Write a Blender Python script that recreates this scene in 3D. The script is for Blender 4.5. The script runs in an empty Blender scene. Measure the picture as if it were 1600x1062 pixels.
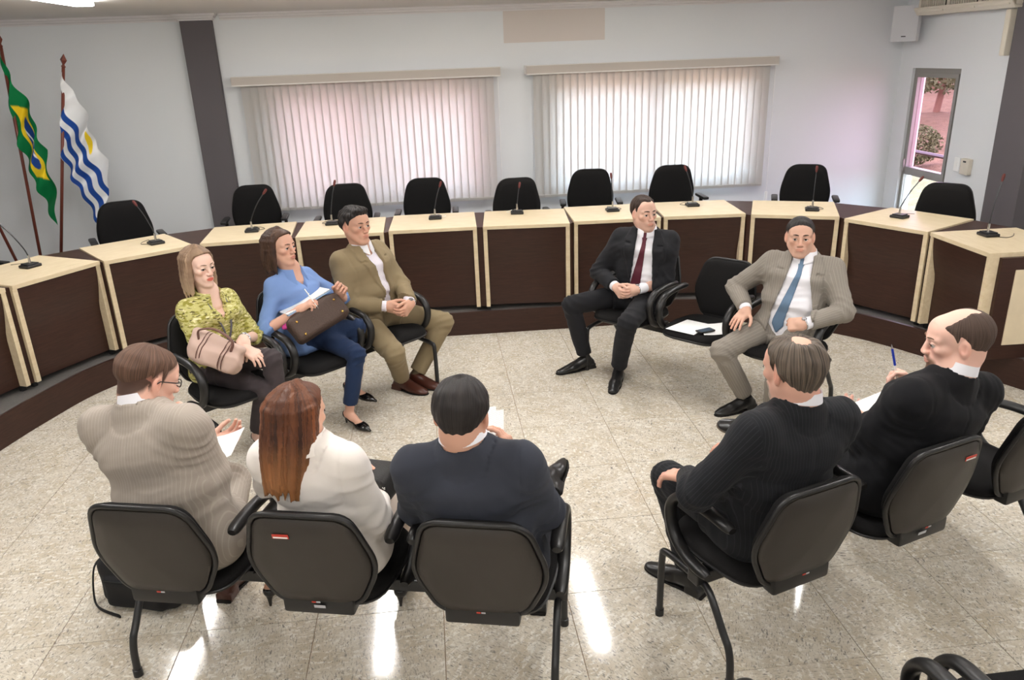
import bpy, bmesh, math, random
import numpy as np
from mathutils import Vector, Matrix, Quaternion
random.seed(7); np.random.seed(7)
SC = bpy.context.scene
COL = SC.collection
R = math.radians
# ------------------------------------------------------------------ camera, sky, exposure
cam_d = bpy.data.cameras.new('camera'); cam_o = bpy.data.objects.new('camera', cam_d); COL.objects.link(cam_o)
F_PX, CAM_H, PITCH, ROLL = 1200.0, 2.2, R(20.3), R(2.15)
cam_d.sensor_fit = 'HORIZONTAL'; cam_d.sensor_width = 36.0; cam_d.lens = 36.0 * F_PX / 1600.0
cam_d.clip_start = 0.05; cam_d.clip_end = 200
_F = Vector((0, math.cos(PITCH), -math.sin(PITCH))); _R0 = Vector((1, 0, 0)); _U0 = _R0.cross(_F)
_R = _R0 * math.cos(ROLL) - _U0 * math.sin(ROLL); _U = _R0 * math.sin(ROLL) + _U0 * math.cos(ROLL)
cam_o.matrix_world = Matrix(((_R.x, _U.x, -_F.x, 0), (_R.y, _U.y, -_F.y, 0), (_R.z, _U.z, -_F.z, CAM_H), (0, 0, 0, 1)))
SC.camera = cam_o
w = bpy.data.worlds.new('sky'); SC.world = w; w.use_nodes = True
bg = w.node_tree.nodes['Background']; bg.inputs[0].default_value = (0.64, 0.81, 1.0, 1); bg.inputs[1].default_value = 15.0
SC.view_settings.view_transform = 'Standard'; SC.view_settings.look = 'None'
SC.view_settings.gamma = 1.0; SC.view_settings.use_curve_mapping = False
SC.view_settings.exposure = 0.0
LAMP_STRENGTH = 52.0
# ------------------------------------------------------------------ helpers
def srgb(r, g, b):
    f = lambda c: (c / 255 / 12.92) if c / 255 <= 0.04045 else ((c / 255 + 0.055) / 1.055) ** 2.4
    return (f(r), f(g), f(b), 1)
def tag(o, label=None, cat=None, group=None, kind=None):
    if label: o['label'] = label
    if cat: o['category'] = cat
    if group: o['group'] = group
    if kind: o['kind'] = kind
    return o
def empty(name, loc=(0, 0, 0), rz=0.0, parent=None):
    o = bpy.data.objects.new(name, None); COL.objects.link(o)
    o.empty_display_size = 0.1; o.location = loc; o.rotation_euler = (0, 0, rz)
    if parent: o.parent = parent
    return o
def copy_tree(o, parent=None):
    c = o.copy(); COL.objects.link(c)
    c.parent = parent
    for ch in list(o.children): copy_tree(ch, c)
    return c
class MB:
    """collects verts and faces, optional per-face material index"""
    def __init__(s, M=None): s.v = []; s.f = []; s.m = []; s.M = M; s.mi = 0
    def add(s, vs, fs, M=None):
        b = len(s.v)
        for p in vs:
            p = Vector(p)
            if M is not None: p = M @ p
            if s.M is not None: p = s.M @ p
            s.v.append(tuple(p))
        for f in fs: s.f.append(tuple(b + i for i in f)); s.m.append(s.mi)
        return s
    def box(s, x0, x1, y0, y1, z0, z1, M=None):
        vs = [(x, y, z) for z in (z0, z1) for y in (y0, y1) for x in (x0, x1)]
        return s.add(vs, [(0, 2, 3, 1), (4, 5, 7, 6), (0, 1, 5, 4), (2, 6, 7, 3), (0, 4, 6, 2), (1, 3, 7, 5)], M)
    def cbox(s, c, d, M=None):
        return s.box(c[0]-d[0]/2, c[0]+d[0]/2, c[1]-d[1]/2, c[1]+d[1]/2, c[2]-d[2]/2, c[2]+d[2]/2, M)
    def bbox(s, x0, x1, y0, y1, z0, z1, b=0.006, M=None):
        """box with chamfered edges"""
        bm = bmesh.new(); bmesh.ops.create_cube(bm, size=1)
        for v in bm.verts: v.co = Vector(((x0+x1)/2+v.co.x*(x1-x0), (y0+y1)/2+v.co.y*(y1-y0), (z0+z1)/2+v.co.z*(z1-z0)))
        bmesh.ops.bevel(bm, geom=list(bm.edges), offset=b, segments=2, affect='EDGES', profile=0.6)
        bm.verts.index_update()
        s.add([v.co for v in bm.verts], [[v.index for v in f.verts] for f in bm.faces], M); bm.free(); return s
    def prism(s, poly, z0, z1, M=None):
        n = len(poly)
        vs = [(p[0], p[1], z0) for p in poly] + [(p[0], p[1], z1) for p in poly]
        return s.add(vs, [tuple(range(n))[::-1], tuple(range(n, 2*n))] + [(i, (i+1) % n, n+(i+1) % n, n+i) for i in range(n)], M)
    def rings(s, rings, closed=True, cap=True, M=None):
        n = len(rings[0]); vs = [p for r in rings for p in r]; fs = []
        for k in range(len(rings)-1):
            for i in range(n if closed else n-1):
                j = (i+1) % n; fs.append((k*n+i, k*n+j, (k+1)*n+j, (k+1)*n+i))
        if cap and closed:
            fs.append(tuple(range(n))[::-1]); fs.append(tuple((len(rings)-1)*n+i for i in range(n)))
        return s.add(vs, fs, M)
    def tube(s, pts, r, n=10, M=None, flat=None, up=(0, 0, 1)):
        """round tube through pts; r scalar or list; flat=(a,b) gives an elliptic section, a along the side axis"""
        pts = [Vector(p) for p in pts]; L = len(pts)
        rr = r if hasattr(r, '__len__') else [r]*L
        rs = []; prev = None
        for i, p in enumerate(pts):
            t = (pts[min(i+1, L-1)] - pts[max(i-1, 0)]).normalized()
            if prev is None:
                u = Vector(up); 
                if abs(u.dot(t)) > 0.95: u = Vector((1, 0, 0))
                a = t.cross(u).normalized()
            else: a = (prev - t*prev.dot(t)).normalized()
            prev = a; b = t.cross(a)
            fa, fb = flat if flat else (1, 1)
            rs.append([p + (a*math.cos(q)*fa + b*math.sin(q)*fb)*rr[i] for q in [2*math.pi*k/n for k in range(n)]])
        return s.rings(rs, M=M)
    def lathe(s, prof, n=20, M=None):
        rs = [[(r*math.cos(2*math.pi*k/n), r*math.sin(2*math.pi*k/n), z) for k in range(n)] for r, z in prof]
        return s.rings(rs, M=M)
    def ball(s, c, r, n=10, m=6, M=None):
        r = r if hasattr(r, '__len__') else (r, r, r)
        rs = [[(c[0]+r[0]*math.sin(a)*math.cos(2*math.pi*k/n), c[1]+r[1]*math.sin(a)*math.sin(2*math.pi*k/n), c[2]-r[2]*math.cos(a)) for k in range(n)] for a in [math.pi*(i+0.02)/(m+0.04) for i in range(m+1)]]
        return s.rings(rs, M=M)
    def build(s, name, mats, parent=None, smooth=False, angle=None):
        me = bpy.data.meshes.new(name); me.from_pydata(s.v, [], s.f); 
        if not isinstance(mats, (list, tuple)): mats = [mats]
        for m in mats: me.materials.append(m)
        if len(mats) > 1:
            me.polygons.foreach_set('material_index', s.m)
        bm = bmesh.new(); bm.from_mesh(me); bmesh.ops.recalc_face_normals(bm, faces=bm.faces); bm.to_mesh(me); bm.free()
        if smooth:
            me.polygons.foreach_set('use_smooth', [True]*len(me.polygons))
            if angle: me.set_sharp_from_angle(angle=R(angle))
        me.update()
        o = bpy.data.objects.new(name, me); COL.objects.link(o)
        if parent: o.parent = parent
        return o
def catmull(pts, n=6, closed=False):
    pts = [Vector(p) for p in pts]; out = []; L = len(pts)
    for i in range(L if closed else L-1):
        g = lambda k: pts[k % L] if closed else pts[max(0, min(L-1, k))]
        a, b, c, d = g(i-1), g(i), g(i+1), g(i+2)
        for k in range(n):
            t = k/n
            out.append(0.5*((2*b) + (c-a)*t + (2*a-5*b+4*c-d)*t*t + (3*b-a-3*c+d)*t**3))
    if not closed: out.append(pts[-1])
    return out
def round_poly(poly, r, seg=5):
    """polygon with rounded corners; r scalar or per-corner"""
    out = []; n = len(poly)
    for i in range(n):
        p = Vector(poly[i]); a = Vector(poly[i-1]); b = Vector(poly[(i+1) % n])
        rr = r[i] if hasattr(r, '__len__') else r
        d1 = (a-p); d2 = (b-p); k1 = min(rr, d1.length*0.48); k2 = min(rr, d2.length*0.48)
        A = p + d1.normalized()*k1; B = p + d2.normalized()*k2
        for k in range(seg+1):
            t = k/seg; out.append((1-t)**2*A + 2*t*(1-t)*p + t*t*B)
    return out
# ---- materials
def mat(name, col, rough=0.6, spec=0.4, metal=0.0, bump=None, noise=None, **kw):
    """bump=(scale,strength[,dist]); noise=(scale, amount) mottles the colour"""
    m = bpy.data.materials.new(name); m.use_nodes = True
    nt = m.node_tree; b = nt.nodes['Principled BSDF']
    b.inputs['Base Color'].default_value = col; b.inputs['Roughness'].default_value = rough
    b.inputs['Specular IOR Level'].default_value = spec; b.inputs['Metallic'].default_value = metal
    for k, v in kw.items():
        b.inputs[k.replace('_', ' ')].default_value = v
    if bump or noise:
        tc = nt.nodes.new('ShaderNodeTexCoord')
    if noise:
        nz = nt.nodes.new('ShaderNodeTexNoise'); nz.inputs['Scale'].default_value = noise[0]; nz.inputs['Detail'].default_value = 4
        nt.links.new(tc.outputs['Object'], nz.inputs['Vector'])
        mx = nt.nodes.new('ShaderNodeMix'); mx.data_type = 'RGBA'
        a = noise[1]
        mx.inputs['A'].default_value = (*[max(0, c*(1-a)) for c in col[:3]], 1)
        mx.inputs['B'].default_value = (*[min(1, c*(1+a)) for c in col[:3]], 1)
        nt.links.new(nz.outputs['Fac'], mx.inputs['Factor']); nt.links.new(mx.outputs['Result'], b.inputs['Base Color'])
    if bump:
        bz = nt.nodes.new('ShaderNodeTexNoise'); bz.inputs['Scale'].default_value = bump[0]; bz.inputs['Detail'].default_value = 3
        nt.links.new(tc.outputs['Object'], bz.inputs['Vector'])
        bp = nt.nodes.new('ShaderNodeBump'); bp.inputs['Strength'].default_value = bump[1]; bp.inputs['Distance'].default_value = bump[2] if len(bump) > 2 else 0.002
        nt.links.new(bz.outputs['Fac'], bp.inputs['Height']); nt.links.new(bp.outputs['Normal'], b.inputs['Normal'])
    return m
def emis(name, col, s):
    m = bpy.data.materials.new(name); m.use_nodes = True; nt = m.node_tree; nt.nodes.clear()
    e = nt.nodes.new('ShaderNodeEmission'); o = nt.nodes.new('ShaderNodeOutputMaterial')
    e.inputs[0].default_value = col; e.inputs[1].default_value = s; nt.links.new(e.outputs[0], o.inputs[0]); return m
def wood(name, ca, cb, scale=(2, 30, 2), rough=0.4, spec=0.4):
    m = mat(name, ca, rough, spec); nt = m.node_tree; b = nt.nodes['Principled BSDF']
    tc = nt.nodes.new('ShaderNodeTexCoord'); mp = nt.nodes.new('ShaderNodeMapping'); mp.inputs['Scale'].default_value = scale
    nz = nt.nodes.new('ShaderNodeTexNoise'); nz.inputs['Scale'].default_value = 3; nz.inputs['Detail'].default_value = 6; nz.inputs['Distortion'].default_value = 0.6
    cr = nt.nodes.new('ShaderNodeValToRGB'); cr.color_ramp.elements[0].color = ca; cr.color_ramp.elements[1].color = cb
    cr.color_ramp.elements[0].position = 0.3; cr.color_ramp.elements[1].position = 0.7
    nt.links.new(tc.outputs['Object'], mp.inputs[0]); nt.links.new(mp.outputs[0], nz.inputs['Vector'])
    nt.links.new(nz.outputs['Fac'], cr.inputs[0]); nt.links.new(cr.outputs[0], b.inputs['Base Color']); return m
def granite(name):
    m = mat(name, srgb(216, 200, 172), 0.09, 0.5); nt = m.node_tree; b = nt.nodes['Principled BSDF']
    N = nt.nodes.new; L = nt.links.new
    tc = N('ShaderNodeTexCoord'); oi = N('ShaderNodeObjectInfo')
    rot = N('ShaderNodeVectorRotate'); rot.rotation_type = 'Z_AXIS'
    ang = N('ShaderNodeMath'); ang.operation = 'MULTIPLY'; ang.inputs[1].default_value = 6.28; L(oi.outputs['Random'], ang.inputs[0])
    L(tc.outputs['Object'], rot.inputs['Vector']); L(ang.outputs[0], rot.inputs['Angle'])
    off = N('ShaderNodeVectorMath'); off.operation = 'ADD'; sc = N('ShaderNodeMath'); sc.operation = 'MULTIPLY'; sc.inputs[1].default_value = 37.0
    L(oi.outputs['Random'], sc.inputs[0]); L(rot.outputs[0], off.inputs[0]); L(sc.outputs[0], off.inputs[1])
    def fleck(scale, stretch, lo, hi, seed):
        mp = N('ShaderNodeMapping'); mp.inputs['Scale'].default_value = (scale, scale*stretch, scale); mp.inputs['Location'].default_value = (seed, seed*2, 0)
        nz = N('ShaderNodeTexNoise'); nz.inputs['Scale'].default_value = 1; nz.inputs['Detail'].default_value = 2.5; nz.inputs['Distortion'].default_value = 0.5
        mr = N('ShaderNodeMapRange'); mr.inputs['From Min'].default_value = lo; mr.inputs['From Max'].default_value = hi
        L(off.outputs[0], mp.inputs[0]); L(mp.outputs[0], nz.inputs['Vector']); L(nz.outputs['Fac'], mr.inputs['Value']); return mr.outputs[0]
    def mix(a, b_, fac):
        mx = N('ShaderNodeMix'); mx.data_type = 'RGBA'
        if isinstance(a, tuple): mx.inputs['A'].default_value = a
        else: L(a, mx.inputs['A'])
        mx.inputs['B'].default_value = b_; L(fac, mx.inputs['Factor']); return mx.outputs['Result']
    c = mix(srgb(213, 205, 190), srgb(196, 184, 163), fleck(9, 1.3, 0.35, 0.65, 1))
    c = mix(c, srgb(226, 221, 210), fleck(34, 2.0, 0.52, 0.64, 5))
    c = mix(c, srgb(180, 172, 158), fleck(150, 0.36, 0.54, 0.66, 9))
    c = mix(c, srgb(140, 135, 128), fleck(130, 0.32, 0.60, 0.70, 17))
    c = mix(c, srgb(78, 74, 70), fleck(190, 0.5, 0.66, 0.72, 23))
    L(c, b.inputs['Base Color'])
    return m
M = {}
M['wall'] = mat('wall_paint', srgb(226, 228, 229), 0.85, 0.2, bump=(220, 0.12, 0.001))
M['ceil'] = mat('ceiling_paint', srgb(230, 225, 222), 0.9, 0.1)
M['cornice'] = mat('cornice_plaster', srgb(225, 221, 220), 0.8, 0.2)
M['charcoal'] = mat('charcoal_paint', srgb(99, 94, 96), 0.8, 0.2, bump=(160, 0.15, 0.001))
M['granite'] = granite('granite')
M['grout'] = mat('grout', srgb(150, 124, 98), 0.9)
M['carpet'] = mat('carpet', srgb(104, 101, 98), 0.95, 0.1, bump=(420, 0.9, 0.004), noise=(260, 0.35))
M['darkwood'] = wood('dark_wood', srgb(50, 30, 23), srgb(62, 38, 30), (3, 3, 30), 0.42, 0.35)
M['maple'] = wood('maple', srgb(222, 205, 174), srgb(210, 191, 156), (2.5, 14, 14), 0.38, 0.35)
M['plastic'] = mat('black_plastic', srgb(27, 26, 26), 0.38, 0.45)
M['shell'] = mat('chair_shell', srgb(49, 44, 39), 0.48, 0.45, bump=(520, 0.35, 0.001))
M['fabric'] = mat('black_fabric', srgb(28, 27, 27), 0.95, 0.15, bump=(480, 0.8, 0.002), noise=(380, 0.4))
M['steel'] = mat('black_steel', srgb(30, 30, 31), 0.35, 0.5)
M['chrome'] = mat('chrome', srgb(190, 188, 184), 0.2, 0.5, 0.9)
M['white'] = mat('white_paper', srgb(243, 243, 240), 0.7, 0.2)
M['slat'] = None
# ------------------------------------------------------------------ room shell (room axes turned 5.5 degrees)
TH = R(5.5); ROOM = Matrix.Rotation(TH, 4, 'Z')
U5, V8, ZC = 5.12, 8.30, 2.68
UL, VB = -5.6, -3.4
def st(mb, name, m, label=None, parent=None, smooth=False, angle=None):
    o = mb.build(name, m, parent, smooth, angle)
    if parent is None: tag(o, label, None, None, 'structure')
    return o
def rm(): return MB(ROOM)
floor = st(rm().box(UL-.2, U5+.2, VB-.2, V8+.2, -0.12, -0.004), 'floor', M['grout'], 'polished speckled granite tile floor')
T = 0.533; tc0 = ROOM.inverted() @ Vector((-0.336, 2.694, 0))
tile_me = None
mbt = MB().bbox(-T/2+.0014, T/2-.0014, -T/2+.0014, T/2-.0014, -0.004, 0.0, 0.0008)
for iu in range(-7, 10):
    for iv in range(-3, 8):
        cu, cv = tc0.x + (iu+.5)*T, tc0.y + (iv+.5)*T
        p = ROOM @ Vector((cu, cv, 0))
        if abs(p.x) > 3.75 or p.y > 6.5: continue
        if tile_me is None:
            o = mbt.build('tile', M['granite'], floor); tile_me = o.data
        else:
            o = bpy.data.objects.new('tile', tile_me); COL.objects.link(o); o.parent = floor
        o.location = p; o.rotation_euler = (0, 0, TH + (iu*7+iv*3) % 4 * math.pi/2)
# floor behind the camera and under the platform edge, tiles too far from view to tell apart
ap = rm(); vmin = tc0.y - 3*T
ap.box(UL, U5, VB, vmin-.002, -0.004, -0.0005); ap.build('floor_field', M['granite'], floor)
# back wall with two window openings
WIN = [(-1.50, 0.58, 0.86, 1.94), (1.34, 3.46, 0.86, 1.94)]
def wall_with_holes(mb, a0, a1, z0, z1, holes, put):
    xs = sorted({a0, a1, *[h[0] for h in holes], *[h[1] for h in holes]})
    for i in range(len(xs)-1):
        hs = [h for h in holes if h[0] <= xs[i]+1e-6 and h[1] >= xs[i+1]-1e-6]
        if not hs: put(mb, xs[i], xs[i+1], z0, z1)
        else:
            put(mb, xs[i], xs[i+1], z0, hs[0][2]); put(mb, xs[i], xs[i+1], hs[0][3], z1)
mb = rm(); wall_with_holes(mb, UL-.2, U5+.2, 0, ZC+.1, WIN, lambda m_, a, b, c, d: m_.box(a, b, V8, V8+.16, c, d))
wall_back = st(mb, 'wall_back', M['wall'], 'pale grey back wall behind the curved desks')
RWIN = (7.28, 8.06, 0.30, 1.93)
mb = rm(); wall_with_holes(mb, VB-.2, V8, 0, ZC+.1, [RWIN], lambda m_, a, b, c, d: m_.box(U5, U5+.16, a, b, c, d))
st(mb, 'wall_right', M['wall'], 'pale grey side wall with narrow window')
st(rm().box(UL-.16, UL, VB-.2, V8, 0, ZC+.1), 'wall_left', M['wall'], 'pale grey side wall by the flags')
st(rm().box(UL, U5, VB-.16, VB, 0, ZC+.1), 'wall_front', M['wall'], 'pale grey wall facing the curved desks')
LAMPS = [(u_, v_) for v_ in (5.83, 2.9, -0.4) for u_ in (-2.42, -0.70, 1.20, 3.17)]  # rows nearer than the desks are added out of view to light the room
LW, LL = 0.075, 0.58
mb = rm()
us = sorted({l[0] for l in LAMPS}); edges = [UL]
for u_ in us: edges += [u_-LW, u_+LW]
edges.append(U5)
vs_ = [VB]
for v_ in sorted({l[1] for l in LAMPS}): vs_ += [v_-LL, v_+LL]
vs_.append(V8)
for i in range(len(edges)-1):
    if i % 2 == 0: mb.box(edges[i], edges[i+1], VB, V8, ZC, ZC+.08)
    else:
        for k in range(0, len(vs_)-1, 2): mb.box(edges[i], edges[i+1], vs_[k], vs_[k+1], ZC, ZC+.08)
st(mb, 'ceiling', M['ceil'], 'flat off-white ceiling with recessed lamps')
def cornice(path_u0, path_u1, along, name, lab):
    pr = [(0, 0), (.012, 0), (.014, .012), (.03, .02), (.034, .034), (.05, .044), (.05, .06), (0, .06)]
    mb = rm()
    f = (lambda t, d, z: (t, V8-d, ZC-.06+z)) if along == 'u' else (lambda t, d, z: (U5-d, t, ZC-.06+z))
    mb.rings([[f(t, d, z) for d, z in pr] for t in (path_u0, path_u1)])
    return st(mb, name, M['cornice'], lab)
cornice(UL, -2.32, 'u', 'trim_1', 'white plaster cornice left of the charcoal column')
cornice(-1.92, U5, 'u', 'trim_2', 'white plaster cornice above the blinds')
# charcoal pilaster on the back wall with a white capital
col = empty('trim_3'); tag(col, 'charcoal painted column between flags and blinds', None, None, 'structure')
rm().box(-2.285, -1.99, V8-.07, V8, 0.2, ZC-.05).build('shaft', M['charcoal'], col)
mb = rm(); pr = [(0, 0), (.012, 0), (.014, .012), (.03, .02), (.034, .034), (.05, .044), (.05, .06)]
mb.rings([[(-2.285-d, V8, ZC-.06+z), (-2.285-d, V8-.07-d, ZC-.06+z), (-1.99+d, V8-.07-d, ZC-.06+z), (-1.99+d, V8, ZC-.06+z)] for d, z in pr])
mb.build('capital', M['cornice'], col)
# charcoal pilaster on the right wall
st(rm().box(4.98, U5, 6.09, 6.49, 0.0, ZC), 'trim_4', M['charcoal'], 'charcoal painted column by the narrow window')
# thin tan rectangle on the back wall
st(rm().box(0.83, 1.87, V8-.0015, V8-.0002, 2.32, 2.66), 'trim_5', mat('tan_patch', srgb(217, 208, 201), 0.9, 0.1), 'faint tan rectangular patch on the upper wall')
# skirting on platform not visible; windows
M['alu'] = mat('window_aluminium', srgb(150, 148, 142), 0.45, 0.4, 0.3)
M['glass'] = mat('clear_glass', (1, 1, 1, 1), 0.0, 0.5, 0, Transmission_Weight=1.0, IOR=1.02)
M['pink'] = mat('pink_tinted_glass', srgb(216, 166, 182), 0.0, 0.5, 0, Transmission_Weight=1.0, IOR=1.02)
for k, (a, b, c, d) in enumerate(WIN):
    e = empty('window_%d' % (k+1)); tag(e, ['aluminium window behind the left pinkish blind', 'aluminium window behind the bluish blind'][k], None, None, 'structure')
    mb = rm(); mb.box(a, a+.04, V8+.05, V8+.11, c, d); mb.box(b-.04, b, V8+.05, V8+.11, c, d); mb.box(a+.04, b-.04, V8+.05, V8+.11, c, c+.05); mb.box(a+.04, b-.04, V8+.05, V8+.11, d-.05, d)
    mb.build('frame', M['alu'], e)
    mid = -0.55 if k == 0 else 2.40
    rm().box(mid-.045, mid+.045, V8+.05, V8+.11, c+.05, d-.05).build('mullion', M['alu'], e)
    for (p, q) in ((a+.04, mid-.045), (mid+.045, b-.04)):
        rm().box(p, q, V8+.078, V8+.084, c+.05, d-.05).build('pane', M['glass'], e)
a, b, c, d = RWIN
e = empty('window_3'); tag(e, 'narrow window with pink tinted pane over a clear one', None, None, 'structure')
mb = rm(); mb.box(U5+.03, U5+.09, a, a+.045, c, d); mb.box(U5+.03, U5+.09, b-.045, b, c, d); mb.box(U5+.03, U5+.09, a+.045, b-.045, d-.05, d); mb.box(U5+.03, U5+.09, a+.045, b-.045, c, c+.05)
mb.build('frame', M['alu'], e)
mb = rm(); mb.box(U5+.015, U5+.09, b-.085, b-.045, .92, d-.05); mb.box(U5+.015, U5+.09, a+.045, a+.085, .92, d-.05); mb.box(U5+.015, U5+.09, a+.085, b-.085, d-.09, d-.05); mb.box(U5+.015, U5+.09, a+.045, b-.045, .84, .92)
sash = mb.build('sash', M['alu'], e)
rm().box(U5+.05, U5+.056, a+.085, b-.085, .92, d-.09).build('pane', M['pink'], sash)
rm().box(U5+.05, U5+.056, a+.045, b-.045, c+.05, .84).build('pane', M['glass'], e)
mb = rm(); mb.box(U5-.01, U5+.03, b-.075, b-.055, .86, 1.0); mb.build('handle', M['alu'], sash)
# ceiling lamps
M['tube'] = emis('lamp_diffuser', (1.0, 0.985, 0.965, 1), LAMP_STRENGTH)
M['lampmetal'] = mat('lamp_metal', srgb(225, 223, 220), 0.5, 0.4)
mbh = MB(); mbh.box(-LW, LW, -LL, LL, .06, .07); mbh.box(-LW, -LW+.006, -LL, LL, -.004, .06); mbh.box(LW-.006, LW, -LL, LL, -.004, .06); mbh.box(-LW+.006, LW-.006, -LL, -LL+.006, -.004, .06); mbh.box(-LW+.006, LW-.006, LL-.006, LL, -.004, .06)
lamp = empty('ceiling_lamp'); mbh.build('housing', M['lampmetal'], lamp)
MB().bbox(-LW+.008, LW-.008, -LL+.008, LL-.008, -.035, .012, .008).build('diffuser', M['tube'], lamp)  # drops below the ceiling so its glowing sides brighten ceiling and walls
for k, (u_, v_) in enumerate(LAMPS):
    o = lamp if k == 0 else copy_tree(lamp)
    o.location = ROOM @ Vector((u_, v_, ZC)); o.rotation_euler = (0, 0, TH)
    row = k // 4
    c4 = ['nearest the flags', 'over the pinkish blind side', 'between the two blinds', 'nearest the air conditioner'][k % 4]
    tag(o, ['long recessed ceiling lamp over the curved desks, ' + c4, 'added unseen ceiling lamp above the seats, lined up with that ' + c4, 'added unseen rear ceiling lamp, lined up with that ' + c4][row], 'ceiling lamp', ['lamps over the desks', 'added lamps above the seated group', 'added lamps at the rear'][row])
# ------------------------------------------------------------------ outdoors seen through the windows
M['soil'] = mat('dry_soil', srgb(196, 150, 120), 0.95, 0.1, noise=(1.5, 0.3))
M['drygrass'] = mat('dry_grass', srgb(104, 90, 70), 0.95, 0.1, noise=(6, 0.5), bump=(30, 1, .05))
M['render'] = mat('pink_bounce_paint', srgb(240, 200, 202), 0.9, 0.1)
o = MB().box(-40, 40, -40, 60, -0.6, -0.5).build('yard', M['soil']); tag(o, 'dry reddish soil ground outside the windows', None, None, 'structure')
o = rm().box(-7, 0.95, 10.4, 10.8, -0.5, 4.5).build('bounce_wall', M['render']); tag(o, 'added unseen pink wall tinting the left blind', 'wall')  # unseen wall added to turn the light through the left blind pink
mb = rm(); rng = np.random.RandomState(3)
nx, ny = 26, 26; vs = []
for j in range(ny+1):
    for i in range(nx+1):
        uu = U5+1.2+i*0.9; vv = 3+j*1.4
        vs.append((uu, vv, -0.45 + 1.5*(1-math.exp(-max(0, uu-U5-2)/14)) + 0.12*math.sin(uu*1.3+vv) + rng.uniform(-.06, .06)))
mb.add(vs, [(j*(nx+1)+i, j*(nx+1)+i+1, (j+1)*(nx+1)+i+1, (j+1)*(nx+1)+i) for j in range(ny) for i in range(nx)])
o = mb.build('hillside', M['drygrass'], None, True); tag(o, 'dry grassy slope outside the narrow window', None, None, 'structure')
M['leaf'] = mat('foliage', srgb(84, 92, 60), 0.8, 0.2, noise=(9, 0.5)); M['bark'] = mat('bark', srgb(110, 84, 66), 0.9)
def tree(u_, v_, z_, h, rad, lab, seed, name):
    e = empty(name, ROOM @ Vector((u_, v_, z_))); tag(e, lab, 'tree' if 'tree' in name else 'bush', 'plants on the slope')
    r = np.random.RandomState(seed)
    MB().tube([(0, 0, 0), (.05*h, 0, h*.4), (.02, .03*h, h*.75)], [.05*rad+.03, .04*rad+.02, .02], 7).build('trunk', M['bark'], e)
    mb = MB(); n = 2600
    for _ in range(n):
        d = r.normal(size=3); d /= np.linalg.norm(d); q = d*rad*r.uniform(.45, 1)**.5; q[2] = q[2]*.8 + h*.72
        s = .045*rad+.012; a = r.normal(size=3); b_ = r.normal(size=3); a *= s/np.linalg.norm(a); b_ *= s*.6/np.linalg.norm(b_)
        mb.add([q-a, q+b_, q+a, q-b_], [(0, 1, 2, 3)])
    tag(mb.build('foliage', M['leaf'], e), None, None, None, 'stuff')
for k, (du, v_, z_, h, rd, nm, lb) in enumerate([(9.2, 21.2, .1, 2.6, 1.5, 'tree', 'leafy tree on the dry slope outside, widest crown'), (7.2, 19.6, .0, 2.0, .8, 'tree', 'small rounded tree on the slope outside'), (14, 28.6, .4, 3.6, 2.2, 'tree', 'tall tree farthest up the dry slope'), (4.4, 14.6, -.3, .8, .5, 'bush', 'low bush nearest the narrow window')]):
    tree(U5+du, v_, z_, h, rd, lb, k, nm)
mb = rm(); mb.tube([(U5+2.2, 4, 0.62), (U5+2.2, 16, 0.62)], .03, 6)
rail = mb.build('railing', M['steel']); tag(rail, 'metal rail running across outside the narrow window', 'railing')
for vv in (5.0, 7.5, 9.4, 14.5): rm().tube([(U5+2.2, vv, -.5), (U5+2.2, vv, .62)], .03, 6).build('post', M['steel'], rail)
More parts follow.
